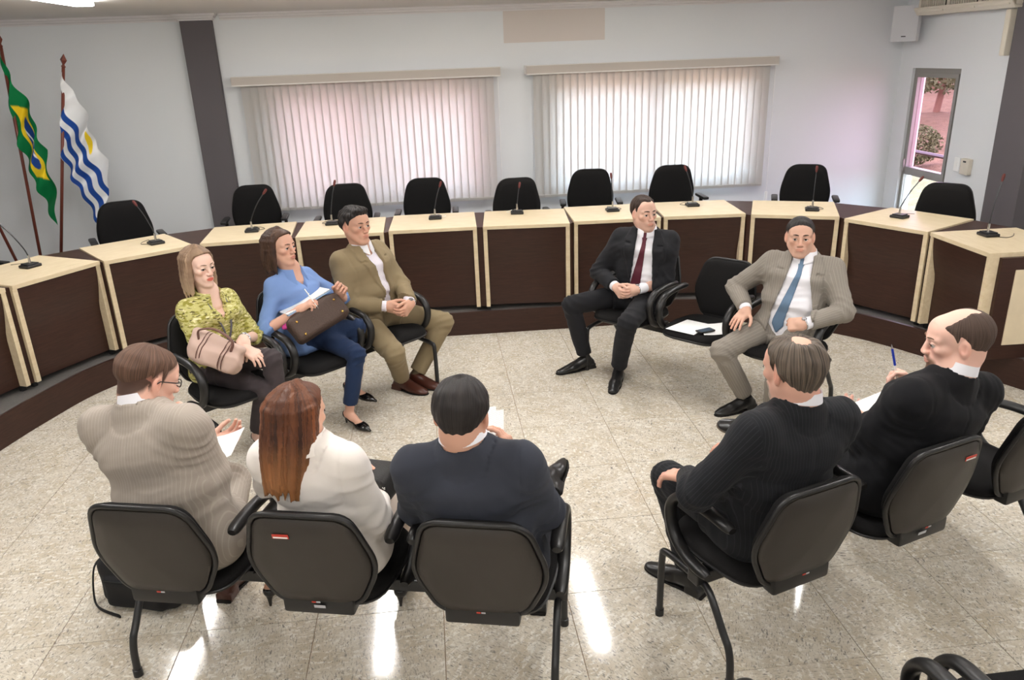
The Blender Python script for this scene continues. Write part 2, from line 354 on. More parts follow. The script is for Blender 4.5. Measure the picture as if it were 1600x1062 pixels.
# ------------------------------------------------------------------ blinds
def slat_mat(name, c):
    m = mat(name, c, 0.8, 0.1, bump=(600, .2, .001)); nt = m.node_tree; b = nt.nodes['Principled BSDF']
    tr = nt.nodes.new('ShaderNodeBsdfTranslucent'); tr.inputs[0].default_value = c
    mx = nt.nodes.new('ShaderNodeMixShader'); mx.inputs[0].default_value = 0.6
    nt.links.new(b.outputs[0], mx.inputs[1]); nt.links.new(tr.outputs[0], mx.inputs[2]); nt.links.new(mx.outputs[0], nt.nodes['Material Output'].inputs[0]); return m
M['slat'] = slat_mat('blind_fabric', srgb(226, 223, 219)); M['head'] = mat('blind_headrail', srgb(192, 183, 174), 0.7, 0.2); M['headtrim'] = mat('blind_trim', srgb(226, 222, 216), 0.6, 0.2)
for k, (a, b, zt, zb) in enumerate([(-1.87, 0.77, 2.10, 0.77), (1.03, 3.68, 2.10, 0.76)]):
    e = empty('vertical_blind', ROOM @ Vector(((a+b)/2, V8-.12, zb)), TH)
    tag(e, ['closed vertical blind glowing pinkish beside the charcoal column', 'closed vertical blind glowing bluish toward the narrow window'][k], 'blind', 'vertical blinds')
    hw = (b-a)/2; H = zt-zb
    MB().box(-hw, hw, -.05, -.042, H-.085, H-.006).build('headrail', M['head'], e)
    mb = MB(); mb.box(-hw, hw, -.054, -.05, H-.09, H-.078); mb.box(-hw, hw, -.054, .115, H-.006, H); mb.box(-hw, -hw+.006, -.05, .115, H-.085, H-.006); mb.box(hw-.006, hw, -.05, .115, H-.085, H-.006)
    mb.build('headrail_trim', M['headtrim'], e)
    n = 33; step = (2*hw-.16)/n; sl = None
    for i in range(n):
        x = -hw+.08+(i+.5)*step
        if sl is None:
            mb = MB(); ww = step*.60
            prof = [(-ww, -.002), (-ww*.5, .001), (0, .002), (ww*.5, .001), (ww, -.002)]
            mb.rings([[(p, q, z) for p, q in prof] + [(p, q+.0012, z) for p, q in prof[::-1]] for z in (0.0, H-.08)])
            o = mb.build('slat', M['slat'], e, True, 40); sl = o.data
            mb = MB(); mb.box(-ww*.93, ww*.93, -.012, .010, .004, .03); wme = mb.build('weight', M['slat'], o).data
        else:
            o = bpy.data.objects.new('slat', sl); COL.objects.link(o); o.parent = e
            q = bpy.data.objects.new('weight', wme); COL.objects.link(q); q.parent = o
        o.location = (x, 0, 0); o.rotation_euler = (0, 0, R(-7 + random.uniform(-2, 2)))
    ch = MB(); ch.tube([(hw-.03, -.03, H-.1), (hw-.025, -.03, -.1)], .0025, 5); ch.bbox(hw-.04, hw-.012, -.045, -.02, -.17, -.06, .004)
    ch.build('cord', M['white'], e)
# ------------------------------------------------------------------ platform with curved edge
edge = [(-3.62, 0.5), (-3.50, 2.2), (-3.33, 3.5), (-3.22, 4.28), (-3.15, 4.70), (-3.02, 5.18), (-2.72, 5.62), (-2.2, 5.95), (-1.5, 6.05), (-0.54, 6.10), (.44, 6.18), (1.3, 6.24), (2.0, 6.16), (2.63, 5.80), (3.02, 5.30), (3.32, 4.72), (3.75, 4.0), (4.3, 3.0), (4.6, 1.5)]
ec = [(p.x, p.y) for p in catmull([(x, y, 0) for x, y in edge], 8)]
def inroom(u_, v_): p = ROOM @ Vector((u_, v_, 0)); return (p.x, p.y)
outer = [inroom(U5-.002, 1.0), inroom(U5-.002, V8-.002), inroom(UL+.002, V8-.002), inroom(UL+.002, 0.2)]
def offset(path, d):
    out = []
    for i, p in enumerate(path):
        a = Vector(path[max(i-1, 0)]); b = Vector(path[min(i+1, len(path)-1)]); t = (b-a).normalized(); out.append((p[0]-t.y*d, p[1]+t.x*d))
    return out
o1 = offset(ec, 0.022)
plat = empty('floor_platform'); tag(plat, 'raised carpeted platform with dark wooden riser', None, None, 'structure')
mb = MB(); n = len(ec)
mb.add([(x, y, 0) for x, y in ec]+[(x, y, .2) for x, y in ec]+[(x, y, .2) for x, y in o1], [(i, i+1, n+i+1, n+i) for i in range(n-1)]+[(n+i, n+i+1, 2*n+i+1, 2*n+i) for i in range(n-1)])
mb.build('riser', M['darkwood'], plat, True, 40)
# carpet top: strips from the edge curve out to the walls
far = []
for x, y in o1:
    d = Vector((x, y-4.0)) if y > 4 else Vector((x, 0)); d.normalize()
    q = ROOM.inverted() @ Vector((x, y, 0)); dd = ROOM.inverted().to_3x3() @ Vector((d.x, d.y, 0))
    ts = []
    if dd.x > 1e-4: ts.append((U5-.002-q.x)/dd.x)
    if dd.x < -1e-4: ts.append((UL+.002-q.x)/dd.x)
    if dd.y > 1e-4: ts.append((V8-.002-q.y)/dd.y)
    t = min(ts); far.append((x+d.x*t, y+d.y*t))
vs = []; nn = 10
for (x, y), (fx, fy) in zip(o1, far):
    for k in range(nn+1): t = k/nn; vs.append((x+(fx-x)*t, y+(fy-y)*t, .198))
mb = MB(); mb.add(vs, [(i*(nn+1)+k, (i+1)*(nn+1)+k, (i+1)*(nn+1)+k+1, i*(nn+1)+k+1) for i in range(n-1) for k in range(nn)])
mb.build('carpet', M['carpet'], plat)
# ------------------------------------------------------------------ curved row of desks on the platform
DZ = 0.92
# front edge mid x, y, angle, width, depth
def fr(a, b): 
    a = Vector(a); b = Vector(b); m = (a+b)/2; d = b-a
    return (m.x, m.y, math.atan2(d.y, d.x), d.length)
DESK = [fr((-3.46, 4.12), (-3.235, 4.775)), fr((-3.215, 4.815), (-2.945, 5.42)), fr((-2.905, 5.40), (-2.42, 5.83)), fr((-2.39, 5.87), (-1.715, 5.985)), fr((-1.675, 5.97), (-.99, 6.045)), fr((-.955, 6.075), (-.25, 6.12)), fr((-.20, 6.115), (.50, 6.115)), fr((.54, 6.175), (1.255, 6.215)), fr((1.285, 6.235), (1.955, 6.24)), fr((1.985, 6.195), (2.62, 5.985)), fr((2.625, 5.91), (2.99, 5.36)), fr((3.0, 5.345), (3.045, 4.71))]
DD = 0.64
DLAB = ['light topped desk at the end of the curve nearest the flags, no microphone in sight', 'light topped desk second from the flag end of the curve', 'light topped desk third from the flag end of the curve', 'light topped desk fourth from the flag end, left of the blue-shirted woman', 'light topped desk behind the man in the tan suit', 'light topped desk just right of the tan-suited man', 'light topped desk in the middle of the gap between the seated groups', 'light topped desk behind the black-suited man, left half showing', 'light topped desk behind the empty front seat', 'light topped desk behind the man in the grey suit', 'light topped desk next to last before the panelled end', 'light topped desk with panelled dark end, last of the curve']
M['endpanel'] = mat('beige_laminate', srgb(222, 206, 176), 0.5, 0.3, noise=(14, .08))
desk_mats = []
for k, (x, y, a, wd) in enumerate(DESK):
    e = empty('council_desk', (x, y, .2), a); tag(e, DLAB[k], 'desk', 'desks of the curved row')
    h = DZ-.2; hw = wd/2
    desk_mats.append((Vector((x, y)), Vector((math.cos(a), math.sin(a))), Vector((-math.sin(a), math.cos(a))), hw))
    MB().bbox(-hw, hw, 0, DD, h-.028, h, .002).build('desktop', M['maple'], e)
    for s in (-1, 1):
        MB().bbox(min(s*hw, s*(hw-.032)), max(s*hw, s*(hw-.032)), .006, .5, .04, h-.028, .0015).build('side_panel', M['maple'], e)
    # modesty panel bowed back towards its foot
    prof = [(.012+.055*(1-math.cos(min(1, t*2.2)*math.pi/2)), (h-.03)*(1-t)+.04*t) for t in [i/12 for i in range(13)]]
    mb = MB(); mb.rings([[(-hw+.0325, p, z), (hw-.0325, p, z), (hw-.0325, p+.018, z), (-hw+.0325, p+.018, z)] for p, z in prof])
    mb.build('front_panel', M['darkwood'], e, True, 40)
    for sx in (-1, 1):
        for yy in (.07, .45): MB().cbox((sx*(hw-.016), yy, .02), (.03, .03, .04)).build('foot', M['steel'], e)
    if k == len(DESK)-1:
        # panelled end facing out of the curve
        ex = hw+.012
        MB().bbox(hw, hw+.03, .07, .92, .0, h-.03, .002).build('end_panel', M['darkwood'], e)
        MB().bbox(hw+.03, hw+.036, .17, .82, .10, h-.11, .002).build('end_inlay', M['endpanel'], e)
# dark wedges closing the gaps between the desks
for k in range(len(DESK)-1):
    p, t, nrm, hw = desk_mats[k]; p2, t2, n2, hw2 = desk_mats[k+1]
    A = p + t*(hw+.002); B = p2 - t2*(hw2+.002)
    q = [A+nrm*.03, B+n2*.03, B+n2*(DD+.02), A+nrm*(DD+.02)]
    c = sum(q, Vector((0, 0)))/4
    e = empty('desk_wedge', (c.x, c.y, .2))
    ql = [v-c for v in q]
    if (q[1]-q[0]).length < .004: pass
    MB().prism(ql, .04, DZ-.2-.012).build('body', M['darkwood'], e)
    od = ['first', 'second', 'third', 'fourth', 'fifth', 'sixth', 'seventh', 'eighth', 'ninth', 'tenth', 'eleventh', 'twelfth']
    tag(e, 'dark wooden filler between the %s and %s desks counted from the flag end' % (od[k], od[k+1]), 'desk filler', 'wedges between the desks')
# low dark worktop shelf behind each desk top is part of the wedge run
# ------------------------------------------------------------------ gooseneck microphones
M['micred'] = mat('mic_capsule', srgb(92, 44, 40), 0.6, 0.3)
MICS = [((48, 415), (-12, 340), None), ((244, 379), (212, 318), None), ((394, 360), (412, 300), None), ((519, 349), (522, 287), None), ((680, 340), (687, 289), None), ((808, 332), (811, 291), None), ((957, 328), (955, 276), None), ((1082, 320), (1072, 264), None), ((1269, 327), (1276, 265), None), ((1405, 338), (1438, 280), None), ((1543, 366), (1567, 278), None)]
def ray(px, py): return _F*F_PX + _R*(px-800) - _U*(py-531)
def on_z(px, py, z): d = ray(px, py); t = (z-CAM_H)/d.z; return Vector((0, 0, CAM_H)) + d*t
def on_y(px, py, y): d = ray(px, py); t = y/d.y; return Vector((0, 0, CAM_H)) + d*t
MLAB = ['with its neck bent toward the flags, second desk of the flag end', 'on the third desk of the flag end, leaning toward the flags', 'on the desk in front of the charcoal column', 'beside the head of the tan-suited man', 'on the desk just right of the tan-suited man', 'on the middle desk between the seated groups', 'beside the head of the black-suited man', 'on the desk behind the empty front seat', 'above the grey-suited man on the desk behind him', 'bent toward the chair under the narrow window', 'in front of the charcoal column by the narrow window']
for k, (b, hd, _) in enumerate(MICS):
    p = on_z(b[0], b[1], DZ+.01); q = on_y(hd[0], hd[1], p.y + .05)
    e = empty('gooseneck_microphone', (p.x, p.y, DZ)); tag(e, 'black gooseneck microphone ' + MLAB[k], 'microphone', 'desk microphones')
    ang = DESK[k+1][2]; Mz = Matrix.Rotation(ang, 4, 'Z')
    MB(Mz).bbox(-.055, .055, -.045, .055, 0, .022, .008).bbox(-.042, .042, -.035, .045, .02, .03, .005).build('base', M['plastic'], e)
    MB().tube([(0, 0, .028), (0, 0, .085)], [.009, .0065], 10).build('connector', M['chrome'], e)
    d = Vector((q.x-p.x, q.y-p.y, q.z-DZ))
    pts = catmull([(0, 0, .08), (d.x*.12, d.y*.12, d.z*.4), (d.x*.5, d.y*.5, d.z*.7), (d.x*.95, d.y*.95, d.z*.95)], 6)
    MB().tube(pts, .0042, 8).build('gooseneck', M['steel'], e)
    t = (pts[-1]-pts[-3]).normalized()
    MB().tube([pts[-1]-t*.005, pts[-1]+t*.008, pts[-1]+t*.03, pts[-1]+t*.045, pts[-1]+t*.05], [.005, .0095, .011, .009, .004], 10).build('capsule', M['micred'], e)
    sx = (1 if k % 2 else -1)
    MB().tube(catmull([(-sx*.04, .03, .004), (-sx*.09, .07, .004), (-sx*.06, .14, .004), (sx*.01, .2, .004)], 5), .002, 5, M=Mz).build('cable', M['white'] if k in (4, 5) else M['plastic'], e)
# ------------------------------------------------------------------ chairs behind the desks
def back_outline(w0, w1, w2, h, r):
    """w0 bottom, w1 widest, w2 top half-widths"""
    return [(p.x, p.y) for p in round_poly([Vector((-w0, 0)), Vector((w0, 0)), Vector((w1, h*.42)), Vector((w2, h)), Vector((-w2, h)), Vector((-w1, h*.42))], r, 6)]
def pillow(mb, outline, layers, bend=0.0, axis='y', M=None, cy=None):
    """stack of scaled outlines; layers=[(inset_m, depth)]"""
    cx = sum(p[0] for p in outline)/len(outline); c = sum(p[1] for p in outline)/len(outline) if cy is None else cy
    rings = []
    for ins, dep in layers:
        ring = []
        for x, z in outline:
            dx, dz = x-cx, z-c; L = math.hypot(dx, dz); s = max(.02, (L-ins)/L)
            X, Z = cx+dx*s, c+dz*s
            ring.append((X, dep+bend*X*X, Z) if axis == 'y' else (X, Z, dep+bend*X*X))
        rings.append(ring)
    mb.rings(rings, M=M); return mb
def task_chair(e):
    # faces +y; seat top .47
    o = back_outline(.20, .235, .165, .46, [.07, .07, .10, .10, .075, .075])
    Mb = Matrix.Translation((0, -.22, .47)) @ Matrix.Rotation(R(-8), 4, 'X')
    M_ = Mb
    b = pillow(MB(), o, [(.16, .052), (.05, .05), (.012, .035), (0, .015), (0, 0)], .5, M=M_).build('backrest', M['fabric'], e, True, 60)
    pillow(MB(), o, [(-.004, .006), (-.004, -.008), (.02, -.022), (.1, -.03), (.2, -.03)], .5, M=M_).build('back_shell', M['plastic'], b, True, 60)
    so = [(p.x, p.y) for p in round_poly([Vector((-.22, -.21)), Vector((.22, -.21)), Vector((.235, .1)), Vector((.2, .24)), Vector((-.2, .24)), Vector((-.235, .1))], .09, 6)]
    s = pillow(MB(), so, [(0, .40), (0, .44), (.015, .465), (.05, .475), (.15, .47)], .1, 'z').build('seat', M['fabric'], e, True, 60)
    pillow(MB(), so, [(.1, .36), (.03, .375), (-.003, .395), (-.003, .412)], 0, 'z').build('seat_shell', M['plastic'], s, True, 60)
    MB().bbox(-.03, .03, -.30, -.27, .40, .62, .006).bbox(-.03, .03, -.3, 0, .385, .41, .006).build('back_bracket', M['plastic'], e)
    for sx in (-1, 1):
        a = MB(); X = sx*.275
        a.tube(catmull([(sx*.2, -.05, .40), (X, -.05, .42), (X, -.07, .52), (X, -.06, .61)], 5), .016, 8, flat=(1.6, 1))
        ar = a.build('arm_post', M['plastic'], e, True)
        MB().bbox(X-.03, X+.03, -.17, .10, .61, .64, .014).build('arm_pad', M['plastic'], ar, True, 40)
    MB().tube([(0, 0, .08), (0, 0, .37)], [.028, .02], 12).build('column', M['steel'], e, True, 40)
    for k in range(5):
        q = 2*math.pi*k/5+.3; c, s_ = math.cos(q), math.sin(q)
        l = MB().tube([(0, 0, .09), (c*.16, s_*.16, .085), (c*.28, s_*.28, .065)], [.022, .018, .013], 8).build('base_arm', M['plastic'], e, True)
        Mw = Matrix.Translation((c*.27, s_*.27, .026)) @ Matrix.Rotation(q, 4, 'Z') @ Matrix.Rotation(R(90), 4, 'X')
        MB().lathe([(.0, -.02), (.024, -.02), (.026, 0), (.024, .02), (.0, .02)], 14, M=Mw).build('castor', M['plastic'], l, True, 40)
tc_ = empty('council_chair'); task_chair(tc_)
TCH = [((-5, 400), 'by the flagpoles, mostly out of view beside the first microphone'), ((185, 318), 'beside the blue and white striped flag'), ((398, 292), 'in front of the charcoal column'), ((541, 290), 'behind the tan-suited man, under the left blind'), ((665, 281), 'under the middle of the pinkish blind'), ((803, 281), 'between the two blinds'), ((921, 267), 'under the bluish blind, beside the black-suited man'), ((1045, 261), 'under the bluish blind, behind the empty front seat'), ((1260, 260), 'against the bare wall above the grey-suited man'), ((1490, 290), 'under the narrow window')]
for k, ((px, py), lb) in enumerate(TCH):
    o = tc_ if k == 0 else copy_tree(tc_)
    p = on_z(px, py, 1.09)
    d = DESK[[1, 2, 3, 4, 5, 6, 7, 8, 9, 10][k]]
    if k == 0: p = Vector((-4.35, 5.75, 0))
    # face the ring's desk
    n2 = Vector((math.sin(d[2]), -math.cos(d[2])))
    yaw = math.atan2(n2.y, n2.x) - math.pi/2 + R([0, -10, 0, 0, 0, 8, -6, 4, 0, 10][k])
    fwd = Vector((-math.sin(yaw), math.cos(yaw), 0))
    loc = Vector((p.x, p.y, .2)) + fwd*.28
    o.location = loc; o.rotation_euler = (0, 0, yaw)
    tag(o, 'black upholstered desk chair ' + lb, 'chair', 'chairs behind the curved desks')
# ------------------------------------------------------------------ beam seating, three places to a row
GO = back_outline(.15, .232, .165, .405, [.05, .05, .075, .075, .065, .065])
GS = [(p.x, p.y) for p in round_poly([Vector((-.19, -.21)), Vector((.19, -.21)), Vector((.232, .05)), Vector((.19, .25)), Vector((-.19, .25)), Vector((-.232, .05))], .10, 6)]
M['red'] = mat('red_label', srgb(196, 62, 48), 0.5); M['grey_lab'] = mat('grey_label', srgb(190, 190, 195), 0.5)
def text_mesh(body, size, extrude=0.0004):
    cu = bpy.data.curves.new('t', 'FONT'); cu.body = body; cu.size = size; cu.extrude = extrude; cu.align_x = 'CENTER'; cu.align_y = 'CENTER'; cu.resolution_u = 2
    o = bpy.data.objects.new('t', cu); COL.objects.link(o)
    dg = bpy.context.evaluated_depsgraph_get(); me = bpy.data.meshes.new_from_object(o.evaluated_get(dg))
    bpy.data.objects.remove(o); bpy.data.curves.remove(cu); return me
TXT = {}
def text(body, size, m, parent, Mx, name='lettering'):
    k = (body, size, m.name)
    if k not in TXT:
        me = text_mesh(body, size); me.materials.clear(); me.materials.append(m); TXT[k] = me
    o = bpy.data.objects.new(name, TXT[k]); COL.objects.link(o); o.parent = parent; o.matrix_local = Mx; return o
MBACK = Matrix.Translation((0, -.235, .44)) @ Matrix.Rotation(R(11), 4, 'X')
CACHE = {}
def part(name, key, make, m, parent, M4, smooth=True, ang=50):
    if key not in CACHE:
        o = make().build(name, m, parent, smooth, ang); CACHE[key] = o.data
    else:
        o = bpy.data.objects.new(name, CACHE[key]); COL.objects.link(o); o.parent = parent
    o.matrix_local = M4; return o
I4 = Matrix.Identity(4)
def gang_place(e, x, arms=(1, 1), sticker=None):
    Mx = Matrix.Translation((x, 0, 0))
    b = part('backrest', 'gb', lambda: pillow(MB(), GO, [(.17, .045), (.06, .045), (.02, .034), (.004, .015), (.004, -.002)], .45, M=MBACK), M['fabric'], e, Mx)
    part('back_shell', 'gbs', lambda: pillow(MB(), GO, [(.012, .0), (.012, -.014), (.03, -.026), (.08, -.032), (.2, -.034)], .45, M=MBACK), M['shell'], b, I4)
    part('edge_trim', 'gbt', lambda: MB().tube([MBACK @ Vector((p[0], .45*p[0]**2-.006, p[1])) for p in GO]+[MBACK @ Vector((GO[0][0], .45*GO[0][0]**2-.006, GO[0][1]))], .010, 8), M['plastic'], b, I4)
    part('back_bracket', 'gbb', lambda: MB().bbox(-.128, .128, -.262, -.20, .405, .47, .012).bbox(-.06, .06, -.21, .1, .378, .40, .006), M['plastic'], e, Mx)
    s = part('seat', 'gs', lambda: pillow(MB(), GS, [(.0, .415), (-.004, .43), (.008, .448), (.04, .458), (.12, .455), (.2, .452)], .15, 'z'), M['fabric'], e, Mx)
    part('seat_shell', 'gss', lambda: pillow(MB(), GS, [(.12, .385), (.03, .395), (-.006, .413), (-.008, .422), (.0, .426)], 0, 'z'), M['plastic'], s, I4)
    for k, sx in enumerate((-1, 1)):
        if not arms[k]: continue
        pts = catmull([(0, -.17, .655), (0, -.09, .66), (0, .03, .655), (0, .12, .635), (0, .172, .58), (0, .172, .51), (0, .13, .44), (0, .05, .40), (0, -.06, .39)], 5)
        part('armrest', 'ga', lambda: MB().tube(pts, [.026 if 2 < i < len(pts)-3 else (.016, .022, .025)[min(i, 2, len(pts)-1-i)] for i in range(len(pts))], 12, flat=(.75, 1.0), up=(1, 0, 0)), M['plastic'], e, Mx @ Matrix.Translation((sx*.247, 0, 0)))
    Mt = MBACK @ Matrix.Translation((0, -.036, 0)) @ Matrix.Rotation(R(90), 4, 'X')
    text('Flexform', .016, M['red'], b, MBACK @ Matrix.Translation((-.012, -.0330, .045)) @ Matrix.Rotation(R(90), 4, 'X')) if False else None
    if sticker:
        Ms = MBACK @ Matrix.Translation((sticker[0], -.0345+.45*sticker[0]**2, sticker[1]))
        part('sticker', 'gst', lambda: MB().bbox(-.028, .028, -.001, .001, -.009, .009, .0004), M['red'], b, Ms)
        part('sticker_stripe', 'gst2', lambda: MB().box(-.025, .025, -.0016, -.0009, -.007, -.001), M['white'], b, Ms)
    part('maker_mark', 'gmm', lambda: MB().bbox(-.014, .0, -.001, .001, -.003, .003, .0003), M['red'], b, MBACK @ Matrix.Translation((0, -.0345, .035)))
    part('maker_mark', 'gmm2', lambda: MB().bbox(.002, .016, -.001, .001, -.003, .003, .0003), M['grey_lab'], b, MBACK @ Matrix.Translation((0, -.0345, .035)))
def gang_row(center, fwd, label, stick=(None, None, None), pitch=.575, n=3):
    """center = floor point under the middle seat; fwd = facing direction"""
    yaw = math.atan2(fwd[1], fwd[0]) - math.pi/2
    e = empty('beam_seating', (center[0], center[1], 0), yaw); tag(e, label, 'seating', 'rows of linked seats')
    L = pitch*(n-1)/2
    for i in range(n): gang_place(e, -L+i*pitch, sticker=stick[i])
    MB().bbox(-L-.27, L+.27, -.03, .03, .335, .385, .006).build('beam', M['steel'], e)
    pts = catmull([(0, .24, .0), (0, .24, .12), (0, .235, .29), (0, .21, .325), (0, .1, .335), (0, .0, .335), (0, -.06, .32), (0, -.15, .20), (0, -.18, .16), (0, -.195, .1), (0, -.2, 0)], 5)
    for sx in (-1, 1):
        l = part('leg', 'gl', lambda: MB().tube(pts, .0145, 10, up=(1, 0, 0)), M['steel'], e, Matrix.Translation((sx*(L+.235), 0, 0)))
        for yy in (.24, -.2): part('rubber_foot', 'gf', lambda: MB().lathe([(0, 0), (.018, 0), (.018, .03), (.0145, .032)], 12), M['plastic'], l, Matrix.Translation((0, yy, 0)), True, 40)
    return e
def lerp(a, b, t): return (a[0]+(b[0]-a[0])*t, a[1]+(b[1]-a[1])*t)
FA = (.73, -.68); FB = (-.69, -.724); FC = (.15, .99); FD = (-.407, .914)
CA, CB, CC, CD = (-1.27, 4.61), (1.30, 4.87), (-.665, 2.44), (1.44, 2.72)
rowA = gang_row(CA, FA, 'row of three black linked seats holding two women and the tan-suited man')
rowB = gang_row(CB, FB, 'row of three black linked seats with an empty middle seat holding papers')
rowC = gang_row(CC, FC, 'row of three black linked seats under the brown-haired woman in white', (None, (-.06, .34), None))
rowD = gang_row(CD, FD, 'row of three black linked seats with two men in black seen from behind', (None, (.09, .34), None), .61)
# property tags
part('inventory_tag', 'git', lambda: MB().bbox(-.02, .02, -.001, .001, -.006, .006, .0004), M['grey_lab'], [c for c in rowC.children if c.name.startswith('backrest')][1], MBACK @ Matrix.Translation((.01, -.0335, .012)))
part('inventory_tag', 'git', None, M['grey_lab'], [c for c in rowD.children if c.name.startswith('backrest')][1], MBACK @ Matrix.Translation((-.02, -.0335, .012)))
rowE = gang_row((1.415, 1.52), (-.1, .99), 'row of black linked seats of which only armrests and a seat edge show')
# ------------------------------------------------------------------ implicit surfaces: one smooth mesh out of many blended volumes
f32 = np.float32
class Field:
    def __init__(s, lo, hi, h):
        s.h = h; s.lo = np.floor(np.asarray(lo, float)/h)*h
        s.n = (np.ceil((np.asarray(hi, float)-s.lo)/h)+2).astype(int)
        s.d = np.full(tuple(s.n), 0.3, f32)
        s.ax = [(s.lo[i]+h*np.arange(s.n[i])).astype(f32) for i in range(3)]
    def put(s, prim, k=0.0, mode='u'):
        fn, lo, hi = prim; m = k+2*s.h
        a = np.clip(np.floor((np.asarray(lo)-m-s.lo)/s.h).astype(int), 0, s.n); b = np.clip(np.ceil((np.asarray(hi)+m-s.lo)/s.h).astype(int)+1, 0, s.n)
        if (b <= a).any(): return s
        sl = tuple(slice(a[i], b[i]) for i in range(3))
        X, Y, Z = s.ax[0][sl[0]][:, None, None], s.ax[1][sl[1]][None, :, None], s.ax[2][sl[2]][None, None, :]
        e = fn(X, Y, Z).astype(f32); o = s.d[sl]
        if mode == 'u': s.d[sl] = smin(o, e, k)
        elif mode == 's': s.d[sl] = -smin(-o, e, k)
        else: s.d[sl] = -smin(-o, -e, k)
        return s
    def near(s, fn, band=0.03):
        """add fn(points) to the distances close to the surface"""
        i = np.nonzero(np.abs(s.d) < band)
        P = np.stack([s.ax[c][i[c]] for c in range(3)], 1); s.d[i] += fn(P).astype(f32); return s
    def mesh(s):
        d = s.d; n = s.n; g = d < 0
        d[0], d[-1] = 1, 1; d[:, 0], d[:, -1] = 1, 1; d[:, :, 0], d[:, :, -1] = 1, 1; g = d < 0
        c = np.zeros(tuple(n-1), np.uint8)
        for a in (0, 1):
            for b in (0, 1):
                for e in (0, 1): c += g[a:n[0]-1+a, b:n[1]-1+b, e:n[2]-1+e]
        I = np.stack(np.nonzero((c > 0) & (c < 8)), 1)
        cor = np.array([(a, b, e) for a in (0, 1) for b in (0, 1) for e in (0, 1)])
        val = np.stack([d[I[:, 0]+q[0], I[:, 1]+q[1], I[:, 2]+q[2]] for q in cor], 1)
        acc = np.zeros((len(I), 3)); cnt = np.zeros(len(I))
        for i in range(8):
            for j in range(i+1, 8):
                if np.abs(cor[i]-cor[j]).sum() != 1: continue
                va, vb = val[:, i], val[:, j]; m = (va < 0) != (vb < 0)
                t = np.where(m, va/np.where(m, va-vb, 1), 0)[:, None]
                acc += m[:, None]*(cor[i]+t*(cor[j]-cor[i])); cnt += m
        V = s.lo+s.h*(I+acc/cnt[:, None])
        idx = -np.ones(tuple(n-1), np.int32); idx[I[:, 0], I[:, 1], I[:, 2]] = np.arange(len(I))
        Fs = []
        for ax in range(3):
            u, v = (ax+1) % 3, (ax+2) % 3
            A = [slice(None)]*3; B = [slice(None)]*3; A[ax] = slice(0, n[ax]-1); B[ax] = slice(1, n[ax])
            ga, gb = g[tuple(A)], g[tuple(B)]; E = np.stack(np.nonzero(ga != gb), 1)
            E = E[(E[:, u] > 0) & (E[:, v] > 0) & (E[:, u] < n[u]-1) & (E[:, v] < n[v]-1)]
            ins = ga[E[:, 0], E[:, 1], E[:, 2]]
            q = []
            for du, dv in ((-1, -1), (0, -1), (0, 0), (-1, 0)):
                w_ = E.copy(); w_[:, u] += du; w_[:, v] += dv; q.append(idx[w_[:, 0], w_[:, 1], w_[:, 2]])
            q = np.stack(q, 1); q[~ins] = q[~ins][:, ::-1]; Fs.append(q)
        return V, np.concatenate(Fs)
def smin(a, b, k):
    if k <= 0: return np.minimum(a, b)
    h = np.clip(.5+.5*(b-a)/k, 0, 1); return b+(a-b)*h-k*h*(1-h)
class Fr:
    """local frame: x right, y forward, z up"""
    def __init__(s, o, y, z):
        s.o = np.asarray(o, float); s.y = nrm(y); s.x = nrm(np.cross(s.y, z)); s.z = np.cross(s.x, s.y)
    def w(s, a, b, c): return s.o+s.x*a+s.y*b+s.z*c
    def loc(s, X, Y, Z):
        X, Y, Z = X-s.o[0], Y-s.o[1], Z-s.o[2]
        return [X*e[0]+Y*e[1]+Z*e[2] for e in (s.x, s.y, s.z)]
    def L(s, P): return (P-s.o) @ np.stack([s.x, s.y, s.z], 1)
def ell(fr, c, r):
    C = fr.w(*c); m = max(r)
    def fn(X, Y, Z):
        x, y, z = fr.loc(X, Y, Z); q = np.sqrt(((x-c[0])/r[0])**2+((y-c[1])/r[1])**2+((z-c[2])/r[2])**2)
        g = np.sqrt(((x-c[0])/r[0]**2)**2+((y-c[1])/r[1]**2)**2+((z-c[2])/r[2]**2)**2)
        return q*(q-1)/np.maximum(g, 1e-5)
    return fn, C-m, C+m
def cone(a, b, ra, rb, flat=0):
    a, b = np.asarray(a, float), np.asarray(b, float); u = b-a; L = np.linalg.norm(u); u = u/L; m = max(ra, rb)
    def fn(X, Y, Z):
        px, py, pz = X-a[0], Y-a[1], Z-a[2]; s = px*u[0]+py*u[1]+pz*u[2]; t = np.clip(s/L, 0, 1)
        d = np.sqrt((px-u[0]*t*L)**2+(py-u[1]*t*L)**2+(pz-u[2]*t*L)**2)-(ra+(rb-ra)*t)
        if flat: d = np.maximum(d, s-L)
        if flat == 2: d = np.maximum(d, -s)
        return d
    return fn, np.minimum(a, b)-m, np.maximum(a, b)+m
def ecap(a, b, A, B, right, cap=.05):
    """elliptic bar from a to b: A=(half width, half depth) at a; right = width axis"""
    a, b = np.asarray(a, float), np.asarray(b, float); u = b-a; L = np.linalg.norm(u); u = u/L
    r = nrm(right-u*(right@u)); f = np.cross(u, r); m = max(*A, *B)
    def fn(X, Y, Z):
        px, py, pz = X-a[0], Y-a[1], Z-a[2]; s = px*u[0]+py*u[1]+pz*u[2]; t = np.clip(s/L, 0, 1)
        x = px*r[0]+py*r[1]+pz*r[2]; y = px*f[0]+py*f[1]+pz*f[2]; e = (s-t*L)/cap
        w_ = A[0]+(B[0]-A[0])*t; d_ = A[1]+(B[1]-A[1])*t
        q = (np.abs(x/w_)**2.4+np.abs(y/d_)**2.4+np.abs(e)**2.4)**(1/2.4)
        return (q-1)*np.minimum(w_, d_)
    return fn, np.minimum(a, b)-m, np.maximum(a, b)+m
